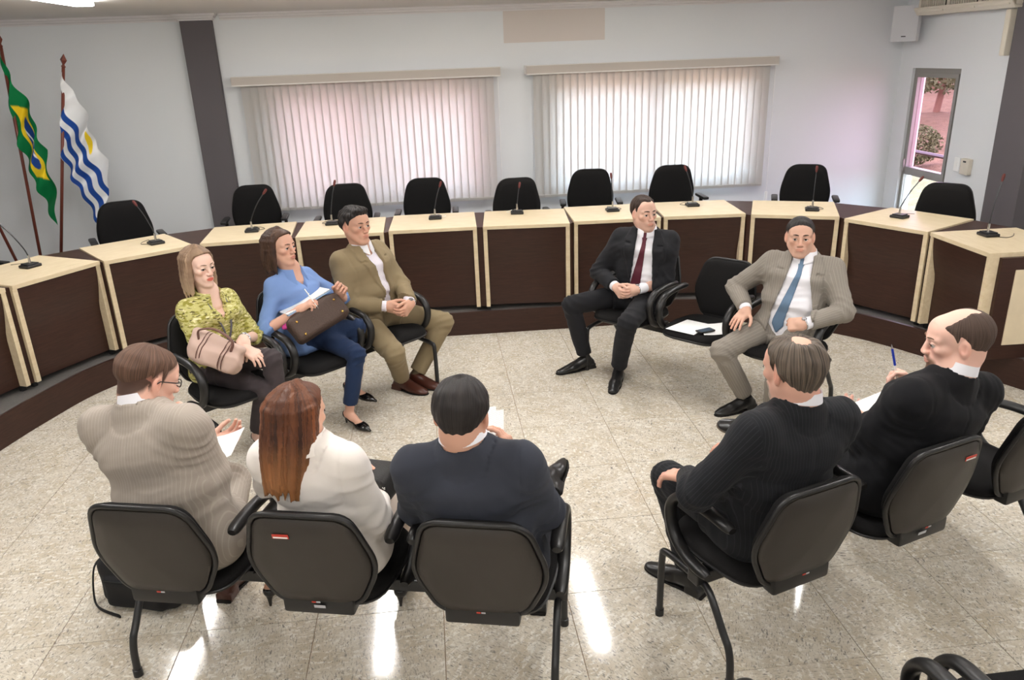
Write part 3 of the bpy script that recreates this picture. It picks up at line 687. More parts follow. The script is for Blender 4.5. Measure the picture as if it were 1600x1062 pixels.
def rbox(fr, c, h, r):
    C = fr.w(*c); m = float(np.linalg.norm(h))
    def fn(X, Y, Z):
        x, y, z = fr.loc(X, Y, Z); q = [np.abs(v-c[i])-(h[i]-r) for i, v in enumerate((x, y, z))]
        return np.sqrt(np.maximum(q[0], 0)**2+np.maximum(q[1], 0)**2+np.maximum(q[2], 0)**2)+np.minimum(np.maximum(q[0], np.maximum(q[1], q[2])), 0)-r
    return fn, C-m, C+m
def region(fr, fun, lo, hi):
    return (lambda X, Y, Z: fun(*fr.loc(X, Y, Z))), lo, hi
def wav(P, seed, sc, n=5):
    r = np.random.RandomState(seed); o = np.zeros(len(P))
    for _ in range(n):
        k = r.normal(size=3); k *= sc*r.uniform(.7, 1.4)/np.linalg.norm(k); o += np.sin(P @ k+r.uniform(0, 6.28))
    return o/n
def seg_t(P, a, b):
    u = b-a; L2 = u@u; t = np.clip((P-a) @ u/L2, 0, 1); return t, np.linalg.norm(P-a-t[:, None]*u, axis=1)
def bounds(pts, m): pts = np.array(pts); return pts.min(0)-m, pts.max(0)+m
def np_obj(name, V, F, mats, parent, loc, attrs=None, smooth=True, mi=None):
    me = bpy.data.meshes.new(name); V = V-loc
    me.vertices.add(len(V)); me.vertices.foreach_set('co', V.astype(f32).ravel())
    me.loops.add(F.size); me.loops.foreach_set('vertex_index', F.astype(np.int32).ravel())
    me.polygons.add(len(F)); me.polygons.foreach_set('loop_start', np.arange(0, F.size, 4, dtype=np.int32))
    me.update(calc_edges=True)
    for m in (mats if isinstance(mats, (list, tuple)) else [mats]): me.materials.append(m)
    if mi is not None: me.polygons.foreach_set('material_index', mi.astype(np.int32))
    me.polygons.foreach_set('use_smooth', np.full(len(F), smooth))
    for k, a in (attrs or {}).items():
        if a.ndim == 1: at = me.attributes.new(k, 'FLOAT', 'POINT'); at.data.foreach_set('value', a.astype(f32))
        else: at = me.attributes.new(k, 'FLOAT_COLOR', 'POINT'); at.data.foreach_set('color', np.concatenate([a, np.ones((len(a), 1))], 1).astype(f32).ravel())
    o = bpy.data.objects.new(name, me); COL.objects.link(o); o.parent = parent; return o
def join(parts):
    Vs, Fs, b = [], [], 0
    for V, F in parts: Vs.append(V); Fs.append(F+b); b += len(V)
    return np.concatenate(Vs), np.concatenate(Fs)
# ---- materials driven by vertex attributes
def skin_mat():
    m = mat('skin', srgb(220, 170, 145), 0.55, 0.3, bump=(350, .12, .001)); nt = m.node_tree; b = nt.nodes['Principled BSDF']
    at = nt.nodes.new('ShaderNodeAttribute'); at.attribute_name = 'tint'; nt.links.new(at.outputs['Color'], b.inputs['Base Color'])
    b.inputs['Subsurface Weight'].default_value = .08; b.inputs['Subsurface Radius'].default_value = (.012, .005, .003); b.inputs['Subsurface Scale'].default_value = .6
    return m
SKIN = skin_mat()
def hair_mat(name, c1, c2, scale=(60, 3), rough=.38, tip=None):
    m = mat(name, c1, rough+.12, .3); nt = m.node_tree; b = nt.nodes['Principled BSDF']; N = nt.nodes.new; L = nt.links.new
    at = N('ShaderNodeAttribute'); at.attribute_name = 'strand'
    sp = N('ShaderNodeSeparateColor'); L(at.outputs['Color'], sp.inputs[0])
    cb = N('ShaderNodeCombineXYZ'); 
    for i, (o_, s_) in enumerate((('Red', scale[0]), ('Green', scale[1]))):
        mu = N('ShaderNodeMath'); mu.operation = 'MULTIPLY'; mu.inputs[1].default_value = s_; L(sp.outputs[o_], mu.inputs[0]); L(mu.outputs[0], cb.inputs[i])
    nz = N('ShaderNodeTexNoise'); nz.inputs['Scale'].default_value = 1; nz.inputs['Detail'].default_value = 4; L(cb.outputs[0], nz.inputs['Vector'])
    mr = N('ShaderNodeMapRange'); mr.inputs['From Min'].default_value = .35; mr.inputs['From Max'].default_value = .68; L(nz.outputs['Fac'], mr.inputs['Value'])
    mx = N('ShaderNodeMix'); mx.data_type = 'RGBA'; mx.inputs['A'].default_value = c1; mx.inputs['B'].default_value = c2; L(mr.outputs[0], mx.inputs['Factor']); L(mx.outputs['Result'], b.inputs['Base Color'])
    if tip:
        m2 = N('ShaderNodeMix'); m2.data_type = 'RGBA'; r2 = N('ShaderNodeMapRange'); r2.inputs['From Min'].default_value = .55; r2.inputs['From Max'].default_value = 1.0; r2.inputs['To Max'].default_value = .7; L(sp.outputs['Green'], r2.inputs['Value']); L(r2.outputs[0], m2.inputs['Factor']); L(mx.outputs['Result'], m2.inputs['A']); m2.inputs['B'].default_value = tip; L(m2.outputs['Result'], b.inputs['Base Color'])
    bp = N('ShaderNodeBump'); bp.inputs['Strength'].default_value = .7; bp.inputs['Distance'].default_value = .004; L(nz.outputs['Fac'], bp.inputs['Height']); L(bp.outputs['Normal'], b.inputs['Normal'])
    return m
def cloth_mat(name, col, stripe=None, period=.012, duty=.16, rough=.85, weave=700, var=None):
    m = mat(name, col, rough, .2, bump=(weave, .35, .001)); nt = m.node_tree; b = nt.nodes['Principled BSDF']; N = nt.nodes.new; L = nt.links.new
    b.inputs['Sheen Weight'].default_value = .04; b.inputs['Sheen Roughness'].default_value = .5
    if stripe:
        at = N('ShaderNodeAttribute'); at.attribute_name = 'stripe'
        dv = N('ShaderNodeMath'); dv.operation = 'DIVIDE'; dv.inputs[1].default_value = period; L(at.outputs['Fac'], dv.inputs[0])
        fr = N('ShaderNodeMath'); fr.operation = 'FRACT'; L(dv.outputs[0], fr.inputs[0])
        lt = N('ShaderNodeMath'); lt.operation = 'LESS_THAN'; lt.inputs[1].default_value = duty; L(fr.outputs[0], lt.inputs[0])
        mx = N('ShaderNodeMix'); mx.data_type = 'RGBA'; mx.inputs['A'].default_value = col; mx.inputs['B'].default_value = stripe; L(lt.outputs[0], mx.inputs['Factor']); L(mx.outputs['Result'], b.inputs['Base Color'])
    return m
# ---- head
def head_frame(p): return Fr(p.head, p.look, A3(0, 0, 1)+p.tilt if hasattr(p, 'tilt') else A3(0, 0, 1))
def make_head(p, S):
    h = head_frame(p); q = S.get('hs', 1.0); wd = S.get('fw', 1.0)
    lo, hi = bounds([h.o, p.nb], .15); lo[2] -= .02
    F = Field(lo, hi, .0034)
    def E(c, r, k=.02, m='u'):
        F.put(ell(h, tuple(np.array(c)*q), tuple(np.array(r)*q)), k, m)
    def C(a, b, ra, rb, k=.012):
        F.put(cone(h.w(*(np.array(a)*q)), h.w(*(np.array(b)*q)), ra*q, rb*q), k)
    E((0, -.022, .034), (.074*wd, .094, .083), 0)
    E((0, .022, -.03), (.056*wd, .066, .088), .03)
    E((0, .052, .04), (.056*wd, .040, .05), .03)           # forehead
    E((0, -.035, -.03), (.050*wd, .052, .06), .03)         # nape
    jw = S.get('jaw', 1.0)
    for s in (1, -1):
        C((s*.047*jw*(.93 if S.get('sex') == 'f' else 1), -.002, -.045), (s*.018*jw, .062, -.098), .019, .018, .025)
        E((s*.042, .058, -.016), (.021, .024, .018), .02)   # cheek
        fe_ = 1 if S.get('sex') != 'f' else .0
        C((s*.014, .086-.003*(1-fe_), .022), (s*.048, .070, .022), .010-.002*(1-fe_), .009, .014)   # brow
    E((0, .073, -.101), (.024*jw, .02, .017), .02)          # chin
    E((0, .078, -.062), (.03, .022, .022), .02)             # mouth mound
    for s in (1, -1): E((s*.031, .099, .003), (.017, .013, .011), .012, 's')    # sockets
    nl = S.get('nose', 1.0)
    nr_ = .85 if S.get('sex') == 'f' else 1.0
    C((0, .088, .012), (0, .088+.022*nl, -.030), .0085*nr_, .0112*nr_, .010)
    for s in (1, -1): E((s*.012, .101, -.033), (.0085, .012, .008), .006)
    for s in (1, -1):
        E((s*.031, .079, .002), (.0145, .0145, .0135), .003)
        fe = Fr(h.w(s*.031*q, .079*q, 0), h.y, h.z)
        F.put(rbox(fe, (0, .012*q, -.0005*q), (.0125*q, .012*q, .0048*q), .0035*q), .002, 's')
    E((0, .0955, -.0575), (.024, .0085, .0052), .004); E((0, .0945, -.0685), (.020, .0085, .006), .004)
    F.put(rbox(h, (0, .108*q, -.0628*q), (.022*q, .010*q, .0009*q), .0008*q), .002, 's')
    for s in (1, -1):                                       # ears
        fe = Fr(h.w(s*.074*wd*q, -.008*q, -.006*q), nrm(h.y*.9+h.x*s*-.35), h.z+h.y*-.12)
        F.put(ell(fe, (0, 0, 0), (.010*q, .019*q, .032*q)), .008); F.put(ell(fe, (s*.009*q, .003*q, .004*q), (.006*q, .010*q, .018*q)), .004, 's')
    nr = S.get('neck', .058)
    F.put(cone(h.w(0, -.028*q, -.055*q), p.nb+p.cf*.035+p.up*.02, nr*.97, nr*1.05), .03)
    F.put(cone(p.nb+p.cf*.035+p.up*.02, p.nb+p.cf*.03-p.up*.06, nr*1.05, nr*1.5), .03)
    V, Fc = F.mesh()
    L = h.L(V)/q; x, y, z = np.abs(L[:, 0]), L[:, 1], L[:, 2]
    base = np.array(S['skin'][:3]); T = np.tile(base, (len(V), 1))
    def blend(w_, col): T[:] = T*(1-w_[:, None])+np.array(col)*w_[:, None]
    sm = lambda v, a, b: np.clip((v-a)/(b-a), 0, 1)
    blend(.30*np.exp(-((x-.043)/.02)**2-((z+.03)/.022)**2)*(y > .03), base*np.array((1.05, .72, .68)))
    blend(.35*np.exp(-(x/.016)**2-((z+.03)/.016)**2)*(y > .09), base*np.array((1.05, .78, .74)))
    lipw = np.clip(1.25-((x/.0235)**2+((z+.063)/.0115)**2)*1.0, 0, 1)*(y > .08)
    blend(np.clip(lipw*1.6, 0, 1)*S.get('lipw', .55), np.array(S.get('lip', base*np.array((.82, .5, .48))))[:3])
    if S.get('stubble'):
        wv = sm(-z, .035, .06)*sm(y, .01, .04)*(1-np.clip(lipw*2, 0, 1))
        blend(wv*S['stubble'], base*np.array((.45, .42, .42)))
    if S.get('beard'):
        c = S['beard']; wv = np.clip(1.5-((x/.040)**2+((z+.084)/.036)**2), 0, 1)*(y > .04)*(1-np.clip(lipw*2, 0, 1))
        blend(np.clip(wv*2, 0, 1)*.85, c[:3])
    if S.get('fade'):
        fc, fz = S['fade']; ys_ = np.array([-.13, -.075, -.045, -.02, -.008, .006, .014, .030, .050, .075, .12]); tl = np.interp(y, ys_, fz)+.02*np.clip((x-.025)/.04, 0, 1)*(y < -.03)
        blend(sm(z, tl-.004, tl+.018)*.95*(x < .074*wd+.0045), np.array(fc[:3]))
    blend(.5*(x > .072)*np.exp(-((z+.006)/.03)**2), base*np.array((1.02, .75, .72)))
    return V, Fc, T, h
def face_parts(body, S, h, loc):
    q = S.get('hs', 1.0)
    for s in (1, -1):
        c = h.w(s*.031*q, .0795*q, -.0005*q); m4 = Matrix(((h.x[0], h.y[0], h.z[0], c[0]-loc[0]), (h.x[1], h.y[1], h.z[1], c[1]-loc[1]), (h.x[2], h.y[2], h.z[2], c[2]-loc[2]), (0, 0, 0, 1)))
        mb = MB(m4); mb.ball((0, 0, 0), .0118*q, 14, 9)
        mb.mi = 1; g = S.get('gaze', (0, 0)); mb.lathe([(0, .0127), (.0035, .0121), (.0060, .0108), (.0062, .0098)], 12, M=Matrix.Rotation(g[0], 4, 'Z') @ Matrix.Rotation(R(-90)+g[1], 4, 'X'))
        mb.mi = 2; mb.lathe([(0, .0132), (.0027, .0127), (.0029, .0118)], 10, M=Matrix.Rotation(g[0], 4, 'Z') @ Matrix.Rotation(R(-90)+g[1], 4, 'X'))
        mb.build('eye', [M['sclera'], S.get('iris', M['iris']), M['pupil']], body, True)
        pts = [h.w(s*a*q, b*q, c_*q)-loc for a, b, c_ in ((.012, .0975, .0240), (.024, .0955, .0268), (.037, .087, .0268), (.050, .074, .0215))]
        e = S.get('brow', .0036); MB().tube([Vector(v) for v in catmull(pts, 4)], [e*.8]*3+[e*1.1]*4+[e*.8]*3+[e*.5]*3, 8, flat=(1, .7)).build('eyebrow', S['browmat'], body, True)
        lp = [h.w(s*(.031+a)*q, b*q, c_*q)-loc for a, b, c_ in ((-.0125, .0915, .001), (-.006, .0945, .0052), (.003, .0945, .0056), (.013, .0875, .001))]
        MB().tube([Vector(v) for v in catmull(lp, 4)], .0013 if S.get('sex') != 'f' else .0019, 6).build('eyelashes', M['pupil'], body, True)
# ---- hands
HANDS = {'relax': ((18, 24, 16), (20, 28, 18), (24, 30, 20), (28, 32, 22)), 'flat': ((8, 12, 8), (6, 12, 8), (8, 14, 8), (10, 16, 10)), 'fist': ((70, 85, 50), (74, 88, 50), (78, 88, 50), (80, 86, 50)),
         'clasp': ((38, 42, 22), (40, 44, 22), (42, 44, 24), (44, 44, 24)), 'grip': ((30, 55, 35), (36, 58, 35), (42, 60, 38), (48, 60, 40)), 'pen': ((38, 48, 20), (48, 58, 28), (62, 66, 36), (70, 70, 40)), 'hold': ((20, 30, 20), (24, 34, 22), (28, 36, 22), (32, 38, 24)), 'chin': ((50, 70, 40), (55, 75, 40), (60, 80, 45), (62, 80, 45))}
def make_hand(wr, el, d, n, thumb_side, kind, S, scale=1.0, bare=.5, splay=0.0):
    """fingers along d, palm faces n; thumb_side +1/-1 gives the thumb's side as sign of cross(d, n)"""
    d = nrm(d); n = nrm(n-d*(n@d)); t = np.cross(d, n)*thumb_side; q = scale
    pts = [wr, wr+d*.19*q]; a0 = wr+(el-wr)*bare; pts.append(a0)
    lo, hi = bounds(pts, .075*q); F = Field(lo, hi, .0036)
    F.put(cone(a0, wr-d*.0, S.get('fore', .042)*q*(.72+.28*bare) if bare < .6 else S.get('fore', .042)*q, .0265*q)); 
    fp = Fr(wr, d, -n)      # x = d x -n
    sx = 1 if np.dot(fp.x, t) > 0 else -1
    F.put(cone(wr, wr+d*.03*q, .0255*q, .027*q), .02)
    F.put(rbox(fp, (0, .05*q, -.002*q), (.040*q, .046*q, .0135*q), .0125*q), .015)
    F.put(ell(fp, (sx*.026*q, .035*q, -.008*q), (.017*q, .034*q, .015*q)), .012)
    bx = (.0305, .0105, -.0105, -.0295); ln = (.070, .079, .073, .058); by = (.090, .094, .090, .082); rad = (.0090, .0093, .0089, .0080)
    for i in range(4):
        p0 = fp.w(sx*bx[i]*q, by[i]*q*.92, 0); v = nrm(d+t*((1.5-i)*.055*(1+splay)))
        ang = 0; axis_n = n
        for j, fr_ in enumerate((.45, .31, .24)):
            ang += R(HANDS[kind][i][j]); dv = v*math.cos(ang)+axis_n*math.sin(ang); p1 = p0+dv*ln[i]*fr_*q*1.06
            r0 = rad[i]*q*(1-.07*j); F.put(cone(p0, p1, r0, r0*.92), .0035 if j else .006); p0 = p1
    p0 = fp.w(sx*.030*q, .022*q, -.006*q)
    tv = {'flat': (.62, .72, .12), 'relax': (.72, .55, .30), 'fist': (.55, .15, .80), 'clasp': (.80, .50, .20), 'grip': (.75, .30, .60), 'pen': (.85, .12, .50), 'hold': (.80, .35, .48), 'chin': (.85, .4, .25)}[kind]
    dv = nrm(d*tv[0]+t*tv[1]+n*tv[2])
    for j, l in enumerate((.042, .033, .026)):
        p1 = p0+dv*l*q; F.put(cone(p0, p1, (.0125, .0105, .0095)[j]*q, (.0108, .0098, .0082)[j]*q), .006 if j == 0 else .003); p0 = p1
        dv = nrm(dv*.85+d*.25+n*.10-t*.22)
    V, Fc = F.mesh(); base = np.array(S['skin'][:3]); T = np.tile(base, (len(V), 1))
    u = (V-wr) @ d/(.17*q); T *= (1-.10*np.clip(u-.4, 0, .6)[:, None]*np.array((0, 1, 1)))
    return V, Fc, T
# ---- garments
def spine(p, S):
    q = p.size; f = S.get('sex') == 'f'; b = S.get('belly', 0)
    N = [(p.hip-A3(0, 0, .035), (.175, .125) if f else (.17, .125)), (p.hip+(p.nb-p.hip)*.40+p.cf*(.01+b*.3), (.128, .100) if f else (.158+b*.3, .118+b)), (p.hip+(p.nb-p.hip)*.72+p.cf*.025, (.142, .112) if f else (.172, .122)), (p.nb-p.up*(p.shd+.03)+p.cf*.022, (p.shw/p.size*.86, .084) if f else (p.shw/p.size*.93, .092)), (p.nb-p.up*.03+p.cf*.022, (.080, .058) if f else (.090, .064))]
    w_ = S.get('girth', 1.0)
    return [(a, (b_[0]*q*w_, b_[1]*q*w_)) for a, b_ in N]
def torso(F, p, S, off, k=.05, top=True, start=0):
    N = spine(p, S); n = len(N)
    for i in range(start, n-1):
        t = (i+.5)/(n-1); r = nrm(p.pr*(1-t)+p.sr*t)
        F.put(ecap(N[i][0], N[i+1][0], (N[i][1][0]+off, N[i][1][1]+off), (N[i+1][1][0]+off, N[i+1][1][1]+off), r, .055+off), k if i > start else 0)
    if top:
        f = S.get('sex') == 'f'; r = .056*p.size if f else .064*p.size
        for s in (1, -1):
            F.put(cone(p.nb-p.up*.045+p.cf*.018+p.sr*s*.03, p.sh[s]-p.sr*s*.012+p.up*.014, .036+off, r*.70+off), .04)
def arm(F, p, S, s, off, wrist_r=.043, end=0.0, cut=1.0, k=.055):
    f = S.get('sex') == 'f'; q = p.size*S.get('girth', 1.0); a, b, c = p.sh[s], p.el[s], p.wr[s]
    r0, r1 = (.046, .040) if f else (.055, .049)
    F.put(cone(a-p.sr*s*.012, b, r0*q+off, r1*q+off), k)
    e = b+(c-b)*cut-nrm(c-b)*end
    F.put(cone(b, e, r1*q*.98+off, wrist_r+off*.4, 1), .018)
def folds(p, seed, amp, joints, legs=False):
    """cloth wrinkles, stronger near the joints"""
    def fn(P):
        a = wav(P, seed, 26, 4); o = amp*.7*a+amp*.4*wav(P, seed+1, 70, 4)
        o += amp*.9*(1-np.abs(wav(P*A3(1, 1, .55), seed+2, 38, 3))*3).clip(-.4, 1)*(.35+.65*np.clip(a*2, 0, 1))*-.6
        for j, (c, u, rad) in enumerate(joints):
            r = P-c; g = np.exp(-((r**2).sum(1))/rad**2); s = r @ u
            rr = np.sqrt(np.maximum((r**2).sum(1)-s*s, 0))
            o -= amp*2.0*g*(1-np.abs(np.sin(s*70+3.0*wav(P, seed+7+j, 24)+j))*1.6).clip(-.4, 1)
        return o
    return fn
def stripe_coord(V, p, legs=True):
    segs = [(p.hip, p.nb, 't'), *[(p.sh[s], p.el[s], s) for s in (1, -1)], *[(p.el[s], p.wr[s], s) for s in (1, -1)], *([(p.hj[s], p.kn[s], s) for s in (1, -1)]+[(p.kn[s], p.an[s], s) for s in (1, -1)] if legs else [])]
    best = np.full(len(V), 9.); out = np.zeros(len(V))
    for a, b, kind in segs:
        t, d = seg_t(V, a, b); d = d-(.13 if kind == 't' else .05-.06*np.clip(.28-t, 0, 1)/.28); m = d < best
        if kind == 't': v = (V-p.hip) @ p.sr
        else:
            u = nrm(b-a); e = nrm(np.cross(u, p.cf+A3(.01, .02, .3))); g = np.cross(u, e); r = V-a; v = np.arctan2(r @ g, r @ e)*.055
        out[m] = v[m]; best[m] = d[m]
    return out
def jacket(p, S, root, loc, m, name='jacket', off=.016, amp=.0052):
    pts = [*p.sh.values(), *p.el.values(), *p.wr.values(), p.hip, p.nb]+[p.hj[s]+(p.kn[s]-p.hj[s])*.4 for s in (1, -1)]
    lo, hi = bounds(pts, .16); F = Field(lo, hi, S.get('jres', .0075))
    torso(F, p, S, off)
    sk = S.get('skirt', .33)
    f = S.get('sex') == 'f'
    for s in (1, -1):
        if sk: F.put(cone(p.hj[s]-A3(0, 0, .0), p.hj[s]+(p.kn[s]-p.hj[s])*sk, .098*p.size+off*.6, .088*p.size+off*.5, 1), .05)
    for s in (1, -1): arm(F, p, S, s, off*.75, S.get('cuffr', .044), (.03 if S.get('sleeve', 1) == 1 else 0), S.get('sleeve', 1))
    ch = Fr(p.nb, p.cf, p.up)
    if S['top'] == 'suit' or S.get('topname') == 'blazer':          # standing collar at the back of the neck
        ax_ = Fr(p.nb+p.cf*.032, p.cf, p.up); rr_ = .074 if f else .082
        F.put(region(ax_, lambda x, y, z: np.maximum(np.maximum(np.sqrt(x*x+y*y)-(rr_+.006+np.clip(-z, -.03, .05)*.35), z-.038+.9*np.clip(y+.01, 0, 1)), -z-.06), p.nb-.16, p.nb+.16), .010)
    op = S.get('open')
    if op:
        zs = np.array([o[0] for o in op]); xl = np.array([o[1] for o in op]); xr = np.array([o[2] for o in op]); lw = S.get('lapel', .07)
        # lapels first: raise the cloth beside the opening
        def lap(P):
            L = ch.L(P); z, x, y = -L[:, 2], L[:, 0], L[:, 1]
            a = np.interp(z, zs, xl); b = np.interp(z, zs, xr); w_ = np.interp(z, [0, .05, .10, .16, S.get('lapend', .36)], [.05, .075, lw*1.05, lw, .0])
            ins = ((x > b) & (x < b+w_) | (x < a) & (x > a-w_)) & (z > -.02) & (z < S.get('lapend', .36)) & (y > .02)
            notch = (np.abs(z-.085) < .006) & ((x > b+w_*.45) | (x < a-w_*.45))
            return -.010*(ins & ~notch)
        if lw > 0: F.near(lap)
        def fun(x, y, z):
            t = -z; a = np.interp(t, zs, xl); b = np.interp(t, zs, xr); mx = np.maximum
            return mx(mx(a-x, x-b), mx(-y+.02, mx(t-zs[-1], -.03-t)))
        F.put(region(ch, fun, lo, hi), .004, 's')
    # neck hole
    F.put(cone(p.nb+p.cf*.032-p.up*.035, p.nb+p.cf*.040+p.up*.12, .064 if f else .070, .078), .004, 's')
    js = [(p.el[s], nrm(p.wr[s]-p.sh[s]), .085) for s in (1, -1)]+[(p.sh[s]-p.up*.07-p.sr*s*.03, nrm(p.up+p.sr*s*.6), .08) for s in (1, -1)]+[(p.hip+p.up*.16, p.up, .13)]
    F.near(folds(p, S.get('seed', 1), amp, js))
    if S['top'] == 'suit' or S.get('topname') == 'blazer':
        def seams(P):
            o = np.zeros(len(P)); L = ch.L(P)
            for s in (1, -1):
                r = P-p.sh[s]; x = (r @ p.sr)*s; z = r @ p.up
                o += .0028*np.exp(-((x+.012+.10*np.clip(-z-.02, 0, .1))/.0055)**2)*(z > -.13)
            rad_ = np.hypot(L[:, 0], L[:, 1]-.032); o += .006*np.exp(-((rad_-.104+.25*np.clip(L[:, 2], -.05, .05))/.005)**2)*(L[:, 1] < .03)*(np.abs(L[:, 2]) < .06)
            o += .0025*np.exp(-(L[:, 0]/.004)**2)*(L[:, 1] < 0)*(L[:, 2] < -.05)
            return o
        F.near(seams)
    V, Fc = F.mesh()
    return np_obj(name, V, Fc, m, root, loc, {'stripe': stripe_coord(V, p, False)})
def collar(p, S, root, loc, m, name, r=(.060, .062, .066, .078), z=(0, .040, .043, .006), span=172, tip=.03, fwd=.040, drop=.012, lift=0.0):
    """folded collar band round the neck"""
    ch = Fr(p.nb+p.cf*fwd+p.up*lift, p.cf+p.up*.0, p.up); mb = MB(); rs = []
    n = 33
    for i in range(n):
        a = R(-span+2*span*i/(n-1)); g = abs(a)/R(span); fr_ = g**3
        sx, sy = math.sin(a), -math.cos(a)
        sec = []
        for k, (rr, zz) in enumerate(zip(r, z)):
            zz2 = zz-drop*(1-sy*-1)*.0-(.032*(sy+1)/2)*(1.0); ex = 0
            if k == 3: zz2 -= tip*fr_; ex = .006*fr_
            sec.append(ch.w(sx*(rr+ex), sy*(rr+ex)*1.04, zz2)-loc)
        sec2 = [sec[3], sec[2], sec[1], sec[0]]
        rs.append([Vector(v) for v in sec2]+[Vector(sec[3]*.97+sec[0]*.03)])
    mb.rings(rs, closed=True, cap=True)
    return mb.build(name, m, root, True, 50)
def shirt(p, S, root, loc, m, cuffs=True, name='shirt'):
    pts = [*p.sh.values(), p.hip, p.nb, *(p.wr.values() if cuffs else [])]; lo, hi = bounds(pts, .14); F = Field(lo, hi, .0085)
    torso(F, p, S, .003)
    if S.get('neckopen'): F.put(cone(p.nb+p.cf*.035-p.up*.02, p.nb+p.cf*.045+p.up*.12, .058, .075), .006, 's')
    else:
        F.put(cone(p.nb+p.cf*.036-p.up*.07, p.nb+p.cf*.040+p.up*.005, .080, .069), .02); F.put(cone(p.nb+p.cf*.038+p.up*.02, p.nb+p.cf*.045+p.up*.14, .058, .07), .002, 's')
    F.near(folds(p, S.get('seed', 1)+40, .0035, [(p.hip+p.up*.14+p.cf*.1, p.up, .14)]))
    if cuffs:
        for s in (1, -1):
            u = nrm(p.wr[s]-p.el[s]); F.put(cone(p.wr[s]-u*.06, p.wr[s]+u*.004, .036, .036, 1), .004)
    V, Fc = F.mesh(); return np_obj(name, V, Fc, m, root, loc, {'stripe': stripe_coord(V, p)})
def necktie(p, S, root, loc, m):
    ch = Fr(p.nb, p.cf, p.up); lo, hi = bounds([p.nb, p.hip+p.up*.12], .17); F = Field(lo, hi, .0055)
    torso(F, p, S, .010); F.put(cone(p.nb+p.cf*.036-p.up*.07, p.nb+p.cf*.040+p.up*.005, .088, .077), .02); L = S.get('tielen', .40); sw = S.get('tieswing', 0)
    zs = [.005, .03, .055, .065, L-.06, L-.05, L]; ws = [.016, .020, .015, .013, .036, .036, .004]
    def fun(x, y, z):
        t = -z; c = sw*np.clip((t-.1)/.3, 0, 1); w_ = np.interp(t, zs, ws); return np.maximum(np.maximum(np.abs(x-c)-w_, -y+.03), np.maximum(t-L, .005-t))
    F.put(region(ch, fun, lo, hi), .003, 'i')
    F.put(ell(Fr(p.nb+p.cf*.100-p.up*.036, p.cf, p.up), (0, 0, 0), (.018, .017, .022)), .006)
    V, Fc = F.mesh(); return np_obj('tie', V, Fc, m, root, loc, {'stripe': (V @ (p.up+p.sr*.8))})
def trousers(p, S, root, loc, m, name='trousers', amp=.0045):
    pts = [p.hip, *p.kn.values(), *p.an.values()]; lo, hi = bounds(pts, .16); F = Field(lo, hi, .009)
    q = p.size; g = S.get('leg', 1.0); f = S.get('sex') == 'f'
    F.put(ecap(p.hip-A3(0, 0, .03), p.hip+p.up*.13, ((.172 if f else .168)*q, .125*q), ((.14 if f else .165)*q, .115*q), p.pr, .06))
    hem = S.get('hem', .058); kr = .062*g if f else .068*g
    for s in (1, -1):
        F.put(cone(p.hj[s], p.kn[s], .088*q*g, kr*q), .03)
        e = p.an[s]+(p.kn[s]-p.an[s])*S.get('hemlift', .06)
        F2 = cone(p.kn[s], e, kr*q*.97, hem, 1); F.put(F2, .012)
    js = [(p.kn[s], nrm(p.an[s]-p.hj[s]), .10) for s in (1, -1)]+[(p.hj[s]+p.f*.06, p.f, .10) for s in (1, -1)]
    F.near(folds(p, S.get('seed', 1)+20, amp, js))
    V, Fc = F.mesh(); return np_obj(name, V, Fc, m, root, loc, {'stripe': stripe_coord(V, p)})
def foot_frame(p, s, on_floor=True):
    t = nrm(p.toe[s]); up = A3(0, 0, 1) if abs(p.an[s][2]-.10) < .03 else nrm(p.kn[s]-p.an[s])*.6+A3(0, 0, .4)
    o = p.an[s].copy()
    if abs(o[2]-.10) < .03: o[2] = .10; t = nrm(A3(t[0], t[1], 0))
    return Fr(o, t, up)
